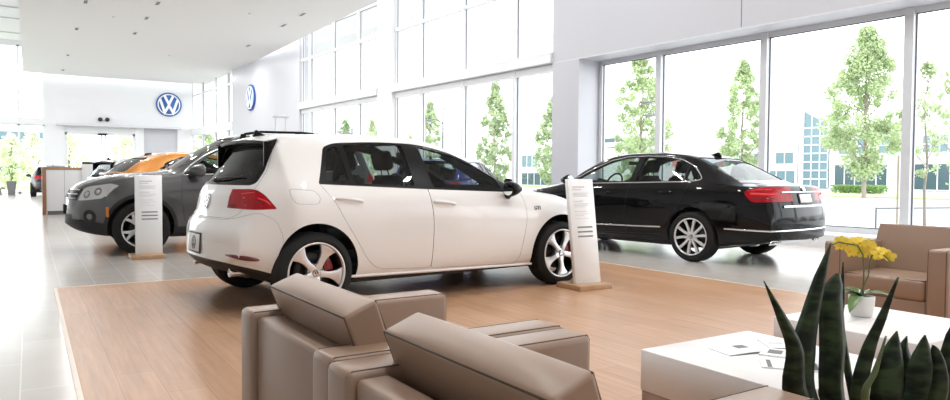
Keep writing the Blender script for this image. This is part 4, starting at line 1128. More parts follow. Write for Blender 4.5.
    leaf([(800, 400), (797, 352), (785, 322), (764, 281)], [13, 9, 6, .2], 1.60, 1.56, -.5)
    leaf([(806, 400), (805, 355), (813, 312), (822, 276), (831, 243)], [16, 14, 9.5, 6.5, .2], 1.66, 1.68, -.55)
    leaf([(836, 400), (836, 345), (834, 302), (836, 286), (838, 273)], [13, 14.5, 13.2, 10.5, 1.5], 1.70, 1.73, -.5)
    leaf([(842, 330), (843, 300), (843, 262)], [5, 4, .2], 1.84, 1.84, -.5)
    leaf([(863, 400), (871, 352), (884, 318), (898, 277)], [11, 9, 6, .2], 1.62, 1.60, -.35)
    leaf([(866, 400), (876, 372), (886, 336)], [4.5, 3.5, .2], 1.56, 1.54, -.5, M['snake_pale'])
    leaf([(892, 400), (894, 368), (895, 350), (897, 331)], [18, 15, 10, .2], 1.64, 1.66, -.5)
    leaf([(906, 400), (907, 368), (904, 350), (907, 336)], [12, 10, 6, .2], 1.72, 1.74, -.7)
    leaf([(927, 400), (927, 372), (926, 354), (925, 335)], [19, 17, 11, .2], 1.66, 1.68, -.45)
    leaf([(942, 400), (944, 372), (938, 352), (933, 345)], [12, 9, 6, .2], 1.58, 1.58, -.3)
    leaf([(948, 400), (951, 365), (956, 335), (960, 312)], [12, 11, 8, .2], 1.66, 1.64, -.5)
    leaf([(826, 400), (824, 384), (822, 372)], [6, 4, .2], 1.78, 1.80, -.2)
    # price panels
    stand('white price panel on a wooden foot by the front wheel of the white hatchback', 4.57, 5.25, rad(0), rad(8), rad(0))
    stand('white price panel on a wooden foot by the front wheel of the grey SUV', 1.28, 9.97, rad(0), rad(1))
    # slim frame of two posts far behind the white car
    t = thing('rail_frame', 'slim grey frame of two posts and a top bar above the white hatchback roof', 'display frame', (4.52, 14.94, 0))
    for x in (-.10, .12):
        mb = MB(); mb.tube([(x, 0, 0), (x, 0, 2.30)], .012, M['frame'], 8); mb.build('post', t)
    mb = MB(); mb.box((-.16, -.02, 2.29), (.18, .02, 2.33), M['frame'], .005); mb.build('top_bar', t)
    mb = MB(); mb.box((-.2, -.2, 0), (.22, .2, .02), M['frame'], .004); mb.build('foot_plate', t)
# ================================================================== white hatchback
GZT = [(-.775, .56), (-.768, .64), (-.745, .705), (-.715, .735), (-.69, .78), (-.655, .93), (-.63, 1.0), (-.50, 1.185), (-.40, 1.315), (-.345, 1.372), (-.27, 1.402), (0, 1.432), (.5, 1.450), (.95, 1.440), (1.3, 1.400), (1.6, 1.285),
       (2.0, 1.075), (2.17, .992), (2.32, .962), (2.8, .905), (3.15, .825), (3.36, .73), (3.47, .62), (3.51, .50)]
GK = dict(zt=GZT,
    zb=[(-.775, .40), (-.70, .335), (-.5, .265), (-.3, .215), (2.95, .195), (3.3, .22), (3.51, .29)],
    ys=[(-.775, .60), (-.5, .74), (-.2, .80), (2.8, .80), (3.2, .74), (3.51, .55)],
    zl=[(-.775, .48), (-.3, .36), (2.9, .34), (3.51, .38)],
    yl=[(-.775, .70), (-.5, .80), (-.2, .862), (1.3, .862), (2.9, .868), (3.25, .80), (3.51, .62)],
    zw=[(-.775, .58), (0, .70), (2.6, .66), (3.51, .46)],
    yw=[(-.775, .70), (-.5, .815), (-.2, .880), (0, .893), (.6, .888), (1.3, .885), (2.2, .886), (2.63, .893), (3.0, .868), (3.3, .79), (3.51, .62)],
    zm=[(-.775, .9), (-.3, 1.0), (.05, .992), (1, .962), (2.1, .918), (2.6, .868), (3.2, .74), (3.51, .5)],
    ym=[(-.775, .66), (-.5, .76), (-.2, .812), (.3, .828), (1, .832), (2.1, .818), (2.7, .79), (3.2, .70), (3.51, .55)],
    zr=[(-.775, .9), (-.42, 1.28), (-.35, 1.335), (-.2, 1.362), (0, 1.384), (.6, 1.402), (1.1, 1.390), (1.35, 1.338), (1.6, 1.235), (2.0, 1.03), (2.2, .955), (2.8, .878), (3.3, .70), (3.51, .5)],
    yr=[(-.775, .62), (-.6, .66), (-.4, .60), (-.2, .585), (.3, .60), (.9, .607), (1.35, .598), (1.7, .635), (2.0, .70), (2.3, .73), (2.8, .66), (3.3, .52), (3.51, .42)])
def build_golf():
    g = CarBody(GK, stations(GZT, 92), bow_f=(2.75, 3.51, .26, 2.6), bow_r=(-.05, -.62, .20, 2.2))
    g.set_warp(lambda v: Vector((v.x+(.10+.06*sm(.92, 1.15, v.z))*sm(-.03, -.55, v.x), v.y, v.z)))
    g.prep(cabin=(-.50, 2.02), arches=((0, .335, .372), (2.631, .335, .372)))
    root = thing('hatchback_car', 'white four-door hatchback parked on the wood floor in the middle of the hall', 'car')
    W, K = M['white_paint'], M['gap']
    # windows -----------------------------------------------------------
    dlo = round_poly([(.045, 1.012), (.075, 1.09), (.155, 1.312), (.25, 1.348), (.62, 1.371), (1.09, 1.366), (1.45, 1.292), (1.79, 1.168), (1.99, 1.058), (2.10, .955), (2.08, .928), (1.9, .936), (1.0, .968)], [.02, .03, .03, .05, .2, .2, .2, .2, .1, .03, .02, .1, .2])
    q = round_poly([(.105, 1.032), (.19, 1.300), (.285, 1.325), (.318, 1.022)], .025)
    r = round_poly([(.362, 1.018), (.335, 1.332), (.60, 1.350), (.905, 1.348), (.935, .992)], .025)
    f = round_poly([(1.125, .985), (1.075, 1.343), (1.43, 1.272), (1.76, 1.150), (1.90, 1.07), (1.915, .958)], .025)
    wt = g.split('Y', dlo, .3, 1.3, 0, True)
    wt = g.cut(wt, [g.cutter('Y', p, .2, 1.3, True) for p in (q, r, f)])
    ws = round_poly([(-.70, .995), (-.53, 1.385), (.53, 1.385), (.70, .995)], .05)
    g.base = g.cut(g.base, [g.cutter('X', ws, 1.15, 2.6)])
    rw = round_poly([(-.555, 1.022), (-.60, 1.04), (-.525, 1.285), (-.47, 1.318), (.47, 1.318), (.525, 1.285), (.60, 1.04), (.555, 1.022)], .03)
    # tail lamps before the tailgate is taken out
    lamp = round_poly([(-.80, .955), (-.52, .975), (-.45, .93), (-.352, .822), (-.55, .815), (-.80, .835)], [0, .03, .02, .02, .05, 0])
    lm = g.split('Y', lamp, .40, 1.3, .002, True)
    tg_poly = round_poly([(-.50, .742), (-.60, .80), (-.665, .985), (-.575, 1.335), (-.50, 1.395), (.50, 1.395), (.575, 1.335), (.665, .985), (.60, .80), (.50, .742)], .04)
    tg = g.split('X', tg_poly, -1.2, -.22, .0025)
    rwb = round_poly([(-.585, 1.0), (-.635, 1.02), (-.553, 1.30), (-.48, 1.345), (.48, 1.345), (.553, 1.30), (.635, 1.02), (.585, 1.0)], .03)
    surround = boolean(tg, [g.cutter('X', rwb, -1.2, -.2)], 'INTERSECT')
    tg = g.cut(tg, [g.cutter('X', rwb, -1.2, -.2)])
    surround = g.cut(surround, [g.cutter('X', rw, -1.2, -.1)])
    # side panels ---------------------------------------------------------
    rd = round_poly([(.052, 1.016), (.17, .86), (.235, .735), (.36, .545), (.45, .40), (.53, .325), (.62, .300), (1.092, .275), (1.098, .70), (1.062, .985), (1.0, 1.0)], [0, .1, .1, .1, .08, .06, .05, .03, .1, 0, 0])
    fdr = round_poly([(1.062, .985), (1.098, .70), (1.092, .275), (2.06, .245), (2.105, .30), (2.18, .71), (2.135, .95), (2.0, .955)], [0, .1, .03, .05, .05, .1, 0, 0])
    rear_door = g.split('Y', rd, .35, 1.3, .0025, True); front_door = g.split('Y', fdr, .35, 1.3, .0025, True)
    flap = g.split('Y', round_poly([(-.235, .978), (.005, .962), (.045, .905), (.02, .855), (-.165, .858), (-.215, .90)], .03), -1.3, -.70, .002)
    skirt = g.split('Y', [(.30, .1), (.30, .243), (2.30, .208), (2.30, .1)], .3, 1.3, 0, True)
    rb_low = g.split('Y', [(-1.0, .1), (-1.0, .455), (-.72, .412), (-.52, .358), (-.36, .315), (-.28, .295), (-.28, .1)], -1.3, 1.3, 0)
    rb = g.split('Y', round_poly([(-1.0, .2), (-1.0, .733), (-.66, .733), (-.52, .80), (-.36, .735), (-.30, .60), (-.34, .2)], [0, 0, .04, .05, .05, .03, 0]), -1.3, 1.3, .0018)
    hood = g.split('Z', round_poly([(2.20, -.70), (2.20, .70), (3.30, .56), (3.40, .30), (3.40, -.30), (3.30, -.56)], .1), .70, 1.3, .002)
    fb = g.split('Y', [(2.98, .1), (3.0, .62), (3.12, .70), (3.8, .66), (3.8, .1)], -1.3, 1.3, .0018)
    hl = g.split('Y', round_poly([(3.0, .80), (3.16, .82), (3.6, .74), (3.6, .66), (3.1, .66)], .03), .25, 1.3, .002, True)
    fin = g.finish
    body = fin(g.base, 'body', W, K, root)
    fin(wt, 'window_trim', M['gloss_black'], K, root); 
    t = fin(tg, 'tailgate', W, K, root); fin(surround, 'glass_surround', M['gloss_black'], K, t)
    d1 = fin(front_door, 'door', W, K, root); d2 = fin(rear_door, 'door', W, K, root)
    fin(flap, 'fuel_flap', W, K, root); fin(skirt, 'side_skirt', M['dark'], K, root); fin(rb_low, 'rear_diffuser', M['dark'], K, root)
    rbo = fin(rb, 'rear_bumper', W, K, root); fin(hood, 'bonnet', W, K, root); fin(fb, 'front_bumper', W, K, root); fin(hl, 'headlamp', M['reflector'], K, root)
    lo = fin(lm, 'tail_lamp', M['lamp_red'], K, root)
    for nm, me, gm in (('window', g.skin('Y', offset_poly(q, -.006), .3, 1.3, both=True), 'tint_glass'), ('window', g.skin('Y', offset_poly(r, -.006), .3, 1.3, both=True), 'tint_glass'), ('window', g.skin('Y', offset_poly(f, -.006), .3, 1.3, both=True), 'clear_glass'),
                   ('windscreen', g.skin('X', offset_poly(ws, -.01), 1.1, 2.7, .010), 'clear_glass')):
        g.put(me, nm, M[gm], root)
    g.put(g.skin('X', offset_poly(rw, -.006), -1.2, -.15), 'rear_window', M['car_glass'], t)
    # tail lamp graphics: darker and brighter bars on the lens
    for i, sg in enumerate((-1, 1)):
        mb = MB()
        for pts, rr, mm in (([(-.575, .905), (-.50, .902), (-.45, .885), (-.41, .855)], .008, 'lamp_red_bright'), ([(-.575, .935), (-.52, .95)], .006, 'lamp_red_bright'), ([(-.57, .85), (-.48, .845)], .007, 'lamp_red_bright'), ([(-.575, .878), (-.46, .866)], .009, 'lamp_red_dark')):
            mb.tube(g.side_path(pts, sg, -.003), rr, M[mm], 6)
        mb.build('lamp_bar', lo[i])
    # trims -----------------------------------------------------------------
    for sg in (-1, 1):
        mb = MB(); mb.tube(g.side_path([(.25, .262), (2.30, .226)], sg, .002), .012, W, 8); mb.build('sill_strip', root)
    for (x0, z0), (x1, z1), d in (((.165, .898), (.405, .872), d2), ((1.10, .858), (1.325, .833), d1)):
        for i, sg in enumerate((-1, 1)):
            mb = MB()
            P = [g.on_side(x0+(x1-x0)*k/8, z0+(z1-z0)*k/8, sg, .004+.030*math.sin(PI*min(1, max(0, (k/8-.04)/.92)))**.5 if 0 < k < 8 else .004) for k in range(9)]
            mb.tube(P, [.010]+[.0135]*7+[.010], W, 8); mb.build('door_handle', d[i])
    for sg in (-1, 1):
        mirror_into(root, 1.89, sg*.965, .965, sg, M['gloss_black'], M['mirror'], M['dark'], sc=.85)
    # roof spoiler, wiper, badge, plate, lamps, exhausts
    mb = MB(); vs = []; fs = []
    n = 16
    for k in range(n+1):
        y = -.60+1.2*k/n; e = abs(y)/.60
        xr = -.475+.05*e**3; zt_ = 1.372-.028*e**2; x1 = -.24; z1 = 1.412-.034*e**2
        vs += [(x1, y, z1), (xr, y, zt_), (xr+.005, y, zt_-.022), (-.30, y, zt_-.035)]
    for k in range(n):
        a = 4*k
        for j in range(3): fs.append((a+j, a+j+1, a+5+j, a+4+j))
    mb.raw(vs, fs[0::3], W, True); mb.raw(vs, fs[1::3], M['gloss_black'], True); mb.raw(vs, fs[2::3], M['gloss_black'], True)
    mb.build('roof_spoiler', t)
    for sg in (-1, 1):
        mb = MB(); mb.prism([(-.455, 1.345), (-.27, 1.375), (-.40, 1.17), (-.455, 1.15)], 'Y', sg*.565, sg*.590, M['gloss_black'], .004); mb.build('spoiler_blade', t)
    mb = MB(); p0 = g.on_end(.02, 1.03, out=.012)
    mb.tube([p0, g.on_end(-.15, 1.045, out=.016), g.on_end(-.42, 1.065, out=.012)], [.012, .009, .006], M['dark'], 8); mb.lathe([(0, .0), (.022, 0), (.018, -.03), (0, -.035)], M['dark'], 16, 'X', Matrix.Translation(p0+Vector((.012, 0, 0))))
    mb.build('rear_wiper', t)
    p = g.on_end(0, .865, out=.002); nn = g.normal_at(p); up = Vector((0, 0, 1)); up = (up-nn*up.dot(nn)).normalized(); rt = up.cross(nn)
    F = Matrix(((rt.x, up.x, nn.x, p.x), (rt.y, up.y, nn.y, p.y), (rt.z, up.z, nn.z, p.z), (0, 0, 0, 1)))
    mb = MB(); emblem_into(mb, .062, M['chrome'], M['dark'], F, .008); mb.build('badge', t)
    mb = MB(); me = text_mesh('GTI', .055, .002); bm = bmesh.new(); bm.from_mesh(me)
    p = g.on_end(-.46, .84, out=.002); nn = g.normal_at(p); up = (Vector((0, 0, 1))-nn*nn.z).normalized(); rt = up.cross(nn)
    mb.add(bm, M['caliper'], Matrix(((rt.x, up.x, nn.x, p.x), (rt.y, up.y, nn.y, p.y), (rt.z, up.z, nn.z, p.z), (0, 0, 0, 1)))); mb.build('badge', t)
    for sg in (-1, 1):
        mb = MB(); bm = bmesh.new(); bm.from_mesh(me)
        p = g.on_side(2.31, .775, sg, .002); nn = g.normal_at(p); up = (Vector((0, 0, 1))-nn*nn.z).normalized(); rt = up.cross(nn)
        mb.add(bm, M['plate_dark'], Matrix(((rt.x, up.x, nn.x, p.x), (rt.y, up.y, nn.y, p.y), (rt.z, up.z, nn.z, p.z), (0, 0, 0, 1)))); mb.build('fender_badge', root)
    # plate
    p = g.on_end(0, .530, out=.002); nn = Vector((-1, 0, .06)).normalized(); up = (Vector((0, 0, 1))-nn*nn.z).normalized(); rt = up.cross(nn)
    F = Matrix(((rt.x, up.x, nn.x, p.x), (rt.y, up.y, nn.y, p.y), (rt.z, up.z, nn.z, p.z), (0, 0, 0, 1)))
    mb = MB(); mb.box((-.157, -.084, -.004), (.157, .084, .005), M['plate_dark'], .004, 2, M=F); pl = mb.build('licence_plate', rbo)
    mb = MB(); mb.box((-.143, -.07, .004), (.143, .07, .007), M['plate_white'], .001, 1, M=F)
    emblem_into(mb, .055, M['plate_dark'], None, F @ Matrix.Translation((0, .0, .007)), .0015)
    mb.build('plate_sheet', pl)
    # lower reflectors and exhaust tips
    for sg in (-1, 1):
        P = g.side_path([(-.70, .468), (-.50, .432)], sg, .0, .02); n = len(P)
        mb = MB(); mb.tube(P, [.004+.017*math.sin(PI*k/(n-1))**.6 for k in range(n)], M['lamp_red_dark'], 8); mb.build('rear_reflector', rbo)
        mb = MB(); Mx = Matrix.Translation((-.63, sg*.48, .318)); mb.lathe([(.030, .14), (.034, .0), (.036, -.02), (.031, -.024), (.029, 0), (.025, .1)], M['chrome'], 24, 'X', Mx); mb.lathe([(0, .06), (.028, .06)], M['dark'], 24, 'X', Mx); mb.build('exhaust_tip', root)
    # shark fin aerial, wipers
    mb = MB(); mb.prism([(-.26, 1.395), (-.215, 1.465), (-.195, 1.468), (-.13, 1.44), (-.06, 1.42), (-.04, 1.40)], 'Y', -.018, .018, M['gloss_black'], .008); mb.build('roof_aerial', root)
    for y0, y1 in ((.45, -.15), (-.05, -.60)):
        mb = MB()
        P = [g.bvh.ray_cast(Vector((6, y0+(y1-y0)*k/8, 1.0+.05*k/8)), Vector((-1, 0, 0)))[0]+Vector((.02, 0, .01)) for k in range(9)]
        mb.tube(P, .007, M['dark'], 6); mb.build('windscreen_wiper', root)
    # cabin
    S1 = M['seat_dark']
    for sy in (-.36, .36): seat_into(root, .98, sy, .50, .64, 1.10, S1)
    b = seat_into(root, .12, -.34, .62, .60, 1.02, S1, name='rear_seat', rake=.3); seat_into(root, .12, .34, .62, .60, 1.02, S1, name='rear_seat', rake=.3)
    dash_into(root, 1.62, 2.0, .70, .45, .965, M['cabin']); steering_into(root, 1.50, .36, .93, M['dark'])
    mb = MB(); mb.box((1.30, -.12, 1.25), (1.325, .12, 1.315), M['dark'], .01); mb.build('rear_view_mirror', root)
    mb = MB(); mb.box((-.2, -.70, .19), (2.9, .70, .24), M['dark']); mb.build('underbody', root)
    g.warp_rest(root)
    ws_ = wheel_set(.318, .236, .225, 'five_wide', M, rad(61), cal='caliper')
    place_wheels(root, ws_, [(0, -.775, .318, -1, .2), (2.631, -.785, .318, -1, -.1), (0, .775, .318, 1, .2), (2.631, .785, .318, 1, .2)])
    return root
# ================================================================== black saloon
PZT = [(-1.11, .56), (-1.10, .70), (-1.075, .80), (-1.05, .90), (-1.03, .985), (-1.00, 1.012), (-.85, 1.022), (-.66, 1.035), (-.58, 1.052), (-.40, 1.135), (-.10, 1.285), (.14, 1.392), (.36, 1.442), (.75, 1.470), (1.15, 1.472), (1.5, 1.440), (1.72, 1.385),
       (2.0, 1.255), (2.36, 1.065), (2.52, 1.008), (2.7, .985), (3.1, .925), (3.45, .835), (3.65, .73), (3.74, .62), (3.77, .50)]
PK = dict(zt=PZT,
    zb=[(-1.11, .33), (-.9, .28), (-.55, .235), (-.3, .205), (3.1, .185), (3.5, .20), (3.77, .26)],
    ys=[(-1.11, .62), (-.8, .76), (-.3, .82), (2.9, .82), (3.4, .76), (3.77, .58)],
    zl=[(-1.11, .46), (-.4, .36), (3.0, .34), (3.77, .36)],
    yl=[(-1.11, .74), (-.7, .85), (-.2, .886), (1.3, .878), (3.0, .886), (3.4, .84), (3.77, .66)],
    zw=[(-1.11, .60), (-.6, .74), (0, .78), (1.4, .75), (2.8, .70), (3.77, .46)],
    yw=[(-1.11, .74), (-.7, .86), (-.2, .908), (.3, .912), (1.3, .905), (2.3, .905), (2.8, .912), (3.2, .89), (3.5, .83), (3.77, .68)],
    zm=[(-1.11, .8), (-1.0, .96), (-.6, .995), (-.1, 1.02), (.5, 1.012), (1.7, .985), (2.3, .955), (2.8, .905), (3.4, .78), (3.77, .5)],
    ym=[(-1.11, .68), (-.9, .76), (-.4, .83), (.2, .852), (1.3, .848), (2.3, .832), (2.9, .81), (3.4, .74), (3.77, .60)],
    zr=[(-1.11, .9), (-1.0, .985), (-.68, 1.012), (-.55, 1.035), (-.35, 1.12), (-.08, 1.255), (.14, 1.345), (.4, 1.400), (.8, 1.425), (1.2, 1.420), (1.5, 1.385), (1.72, 1.325), (2.0, 1.20), (2.36, 1.015), (2.55, .972), (3.1, .895), (3.5, .79), (3.77, .5)],
    yr=[(-1.11, .64), (-.9, .68), (-.6, .70), (-.4, .68), (-.1, .625), (.2, .60), (.8, .605), (1.3, .605), (1.7, .64), (2.1, .70), (2.45, .745), (3.0, .68), (3.5, .56), (3.77, .46)])
def build_passat():
    g = CarBody(PK, stations(PZT, 96), bow_f=(2.95, 3.77, .26, 2.6), bow_r=(-.35, -1.08, .15, 2.6))
    g.prep(cabin=(-.52, 2.38), arches=((0, .345, .375), (2.803, .345, .375)))
    root = thing('saloon_car', 'black four-door saloon parked by the tall windows, seen from its rear corner', 'car')
    B, K = M['black_paint'], M['gap']; fin = g.finish
    dlo_p = [(-.095, 1.085), (-.062, 1.125), (.07, 1.245), (.30, 1.345), (.60, 1.393), (.90, 1.405), (1.25, 1.396), (1.50, 1.350), (1.80, 1.232), (2.12, 1.075), (2.26, .998), (2.22, .978), (1.7, 1.003), (.5, 1.032), (.12, 1.04), (-.06, 1.062)]
    dlo = round_poly(dlo_p, [.02, .02, .1, .2, .2, .2, .2, .2, .2, .1, .02, .02, .2, .1, .1, .02])
    q = round_poly([(-.05, 1.095), (.075, 1.218), (.155, 1.256), (.155, 1.055), (-.02, 1.072)], .02)
    r = round_poly([(.185, 1.055), (.185, 1.272), (.33, 1.332), (.60, 1.372), (.92, 1.382), (.955, 1.038)], [.02, .02, .08, .1, .03, .02])
    f = round_poly([(1.045, 1.036), (1.015, 1.380), (1.25, 1.373), (1.48, 1.332), (1.78, 1.212), (2.03, 1.09), (2.05, 1.01), (1.7, 1.018)], [.02, .03, .1, .1, .1, .03, .02, .1])
    wt = g.split('Y', dlo, .3, 1.3, 0, True)
    wt = g.cut(wt, [g.cutter('Y', p, .2, 1.3, True) for p in (q, r, f)])
    ws = round_poly([(-.72, 1.03), (-.55, 1.405), (.55, 1.405), (.72, 1.03)], .05)
    g.base = g.cut(g.base, [g.cutter('X', ws, 1.45, 2.9)])
    rw = round_poly([(-.62, 1.072), (-.535, 1.375), (.535, 1.375), (.62, 1.072)], .06)
    g.base = g.cut(g.base, [g.cutter('X', rw, -.75, .55)])
    lamp = round_poly([(-1.3, .955), (-.98, 1.0), (-.86, .992), (-.70, .945), (-.695, .905), (-.78, .80), (-.98, .805), (-1.3, .83)], [0, .02, .03, .03, .03, .05, .05, 0])
    lm = g.split('Y', lamp, .30, 1.3, .002, True)
    boot = g.split('X', round_poly([(-.57, .80), (-.60, .99), (-.64, 1.2), (.64, 1.2), (.60, .99), (.57, .80)], [.04, .02, 0, 0, .02, .04]), -1.4, -.585, .002)
    rb = g.split('Y', round_poly([(-1.4, .1), (-1.4, .785), (-.72, .785), (-.46, .70), (-.38, .52), (-.36, .1)], [0, 0, .06, .08, .03, 0]), -1.3, 1.3, .0018)
    rd = round_poly([(.06, 1.045), (.135, .86), (.20, .72), (.33, .545), (.43, .42), (.50, .335), (1.055, .31), (1.065, .75), (1.02, 1.02), (.5, 1.036)], [0, .1, .1, .1, .08, .05, .03, .1, 0, 0])
    fdr = round_poly([(1.02, 1.02), (1.065, .75), (1.055, .31), (2.20, .285), (2.27, .38), (2.31, .72), (2.28, .968), (1.7, 1.0)], [0, .1, .03, .05, .05, .1, 0, 0])
    rear_door = g.split('Y', rd, .35, 1.3, .0025, True); front_door = g.split('Y', fdr, .35, 1.3, .0025, True)
    flap = None
    hood = g.split('Z', round_poly([(2.52, -.72), (2.52, .72), (3.45, .60), (3.64, .30), (3.64, -.30), (3.45, -.60)], .1), .70, 1.3, .002)
    fb = g.split('Y', [(3.16, .1), (3.18, .66), (3.3, .74), (4., .70), (4., .1)], -1.3, 1.3, .0018)
    hl = g.split('Y', round_poly([(3.15, .86), (3.3, .87), (3.8, .80), (3.8, .70), (3.3, .70)], .03), .25, 1.3, .002, True)
    body = fin(g.base, 'body', B, K, root); fin(wt, 'window_trim', M['gloss_black'], K, root)
    d1 = fin(front_door, 'door', B, K, root); d2 = fin(rear_door, 'door', B, K, root)
    bt = fin(boot, 'boot_lid', B, K, root); rbo = fin(rb, 'rear_bumper', B, K, root); fin(hood, 'bonnet', B, K, root); fin(fb, 'front_bumper', B, K, root); fin(hl, 'headlamp', M['reflector'], K, root)
    lo = fin(lm, 'tail_lamp', M['lamp_red'], K, root)
    for p, mm in ((q, 'tint_glass'), (r, 'clear_glass'), (f, 'clear_glass')): g.put(g.skin('Y', offset_poly(p, -.006), .3, 1.3, both=True), 'window', M[mm], root)
    g.put(g.skin('X', offset_poly(ws, -.01), 1.4, 3., .010), 'windscreen', M['clear_glass'], root)
    g.put(g.skin('X', offset_poly(rw, -.008), -.75, .6, .008), 'rear_window', M['car_glass'], root)
    inner = offset_poly(dlo_p, .004)
    for i, sg in enumerate((-1, 1)):
        mb = MB(); mb.tube(g.side_path(inner+[inner[0]], sg, .002, .04), .0085, M['chrome'], 6); mb.build('chrome_window_surround', root)
        for pts, d in (([(1.06, .418), (2.22, .395)], d1[i]), ([(.47, .432), (1.05, .418)], d2[i])):
            mb = MB(); mb.tube(g.side_path(pts, sg, .003), .0115, M['chrome'], 6); mb.build('chrome_strip', d)
        for (x0, z0), (x1, z1), d in (((.30, .905), (.50, .897), d2[i]), ((1.22, .885), (1.42, .876), d1[i])):
            mb = MB(); P = [g.on_side(x0+(x1-x0)*k/8, z0+(z1-z0)*k/8, sg, .004+.028*math.sin(PI*k/8)**.5) for k in range(9)]
            mb.tube(P, [.010]+[.013]*7+[.010], B, 8); mb.build('door_handle', d)
        mirror_into(root, 2.06, sg*1.0, 1.055, sg, B, M['mirror'], M['dark'], sc=.95)
        for pts, rr, mm in (([(-.99, .90), (-.86, .905), (-.76, .905)], .017, 'lamp_red_bright'), ([(-.99, .955), (-.88, .965), (-.77, .945)], .008, 'lamp_red_bright'), ([(-.99, .85), (-.90, .845), (-.80, .85)], .010, 'lamp_red_dark')):
            mb = MB(); mb.tube(g.side_path(pts, sg, -.004, .03), rr, M[mm], 6); mb.build('lamp_bar', lo[i])
        mb = MB(); P = [Vector((-.99, sg*.48, .325)), Vector((-.965, sg*.64, .325)), Vector((-.945, sg*.65, .285)), Vector((-.97, sg*.47, .285))]
        mb.tube(P, .012, M['chrome'], 8, closed=True); mb.prism([(sg*.49, .322), (sg*.63, .322), (sg*.64, .288), (sg*.48, .288)], 'X', -.955, -.94, M['dark']); mb.build('exhaust_trim', rbo)
    # chrome line round the bumper, boot strip, plate, badge
    mb = MB(); P = g.side_path([(-.47, .462), (-.85, .455)], -1, .003)+[g.on_end(-.72+1.44*k/24, .455, out=.003) for k in range(25)]+g.side_path([(-.85, .455), (-.47, .462)], 1, .003)
    mb.tube(P, .012, M['chrome'], 6); mb.build('chrome_strip', rbo)
    mb = MB(); mb.tube([g.on_end(-.52+1.04*k/16, .748, out=.004) for k in range(17)], .017, M['chrome'], 8); mb.build('chrome_strip', rbo)
    mb = MB(); mb.tube([g.on_end(-.50+1.0*k/16, .925, out=.004) for k in range(17)], .009, M['chrome'], 6); mb.build('chrome_strip', bt)
    def frame(p, nn):
        up = (Vector((0, 0, 1))-nn*nn.z).normalized(); rt = up.cross(nn)
        return Matrix(((rt.x, up.x, nn.x, p.x), (rt.y, up.y, nn.y, p.y), (rt.z, up.z, nn.z, p.z), (0, 0, 0, 1)))
    p = g.on_end(0, .845, out=.008); F = frame(p, g.normal_at(p))
    mb = MB(); mb.box((-.165, -.065, -.01), (.165, .065, .004), M['plate_dark'], .003, 1, M=F); pl = mb.build('licence_plate', bt)
    mb = MB(); mb.box((-.152, -.055, .003), (.152, .055, .006), M['plate_white'], .001, 1, M=F); mb.build('plate_sheet', pl)
    p = g.on_end(0, .968, out=.003); mb = MB(); emblem_into(mb, .042, M['chrome'], M['dark'], frame(p, g.normal_at(p)), .006); mb.build('badge', bt)
    mb = MB(); mb.prism([(.10, 1.385), (.14, 1.45), (.165, 1.455), (.24, 1.43), (.34, 1.432), (.34, 1.40)], 'Y', -.018, .018, M['gloss_black'], .008); mb.build('roof_aerial', root)
    mb = MB(); mb.box((-.30, -.72, .18), (3.0, .72, .24), M['dark']); mb.build('underbody', root)
    S1 = M['seat_grey']
    for sy in (-.37, .37): seat_into(root, 1.10, sy, .52, .66, 1.14, M['seat_dark'])
    for sy in (-.36, .36): seat_into(root, .20, sy, .60, .66, 1.08, M['seat_dark'], name='rear_seat', rake=.32)
    dash_into(root, 1.85, 2.35, .74, .45, 1.0, M['cabin']); steering_into(root, 1.70, .37, .99, M['dark'])
    mb = MB(); mb.box((1.60, -.12, 1.29), (1.625, .12, 1.345), M['dark'], .01); mb.build('rear_view_mirror', root)
    g.warp_rest(root)
    wsx = wheel_set(.33, .238, .235, 'five_twin', M, rad(97), 'rim_silver')
    place_wheels(root, wsx, [(0, -.79, .33, -1, .2), (2.803, -.795, .33, -1, -.1), (0, .79, .33, 1, .2), (2.803, .795, .33, 1, .2)])
    return root
# ================================================================== grey compact SUV
TZT = [(-.93, .62), (-.92, .80), (-.89, .90), (-.84, .98), (-.72, 1.20), (-.58, 1.45), (-.50, 1.56), (-.42, 1.605), (-.2, 1.65), (.3, 1.685), (.8, 1.690), (1.2, 1.665), (1.42, 1.615), (1.7, 1.475), (2.0, 1.29), (2.22, 1.155), (2.36, 1.11),
       (2.6, 1.09), (2.9, 1.055), (3.15, 1.0), (3.30, .945), (3.40, .86), (3.455, .72), (3.475, .55)]
TK = dict(zt=TZT,
    zb=[(-.93, .42), (-.6, .33), (-.3, .26), (2.9, .23), (3.15, .25), (3.35, .31), (3.475, .40)],
    ys=[(-.93, .62), (-.5, .76), (-.2, .83), (2.8, .83), (3.15, .77), (3.475, .60)],
    zl=[(-.93, .55), (-.3, .46), (2.9, .44), (3.475, .47)],
    yl=[(-.93, .74), (-.4, .86), (0, .885), (1.3, .88), (2.7, .89), (3.1, .86), (3.475, .66)],
    zw=[(-.93, .72), (0, .84), (2.6, .80), (3.2, .72), (3.475, .54)],
    yw=[(-.93, .74), (-.4, .865), (0, .900), (1.3, .895), (2.6, .904), (2.95, .885), (3.25, .82), (3.475, .66)],
    zm=[(-.93, .95), (0, 1.12), (1.2, 1.09), (2.1, 1.05), (2.6, 1.02), (3.1, .93), (3.3, .86), (3.475, .6)],
    ym=[(-.93, .70), (-.4, .80), (.3, .842), (1.3, .845), (2.1, .836), (2.7, .81), (3.1, .75), (3.475, .60)],
    zr=[(-.93, .9), (-.55, 1.46), (-.3, 1.57), (0, 1.605), (.6, 1.63), (1.1, 1.615), (1.4, 1.545), (1.7, 1.405), (2.0, 1.225), (2.25, 1.095), (2.6, 1.06), (3.0, 1.0), (3.3, .90), (3.475, .6)],
    yr=[(-.93, .62), (-.5, .60), (.3, .625), (1.1, .625), (1.45, .615), (1.8, .665), (2.1, .715), (2.35, .745), (2.8, .70), (3.2, .60), (3.475, .48)])
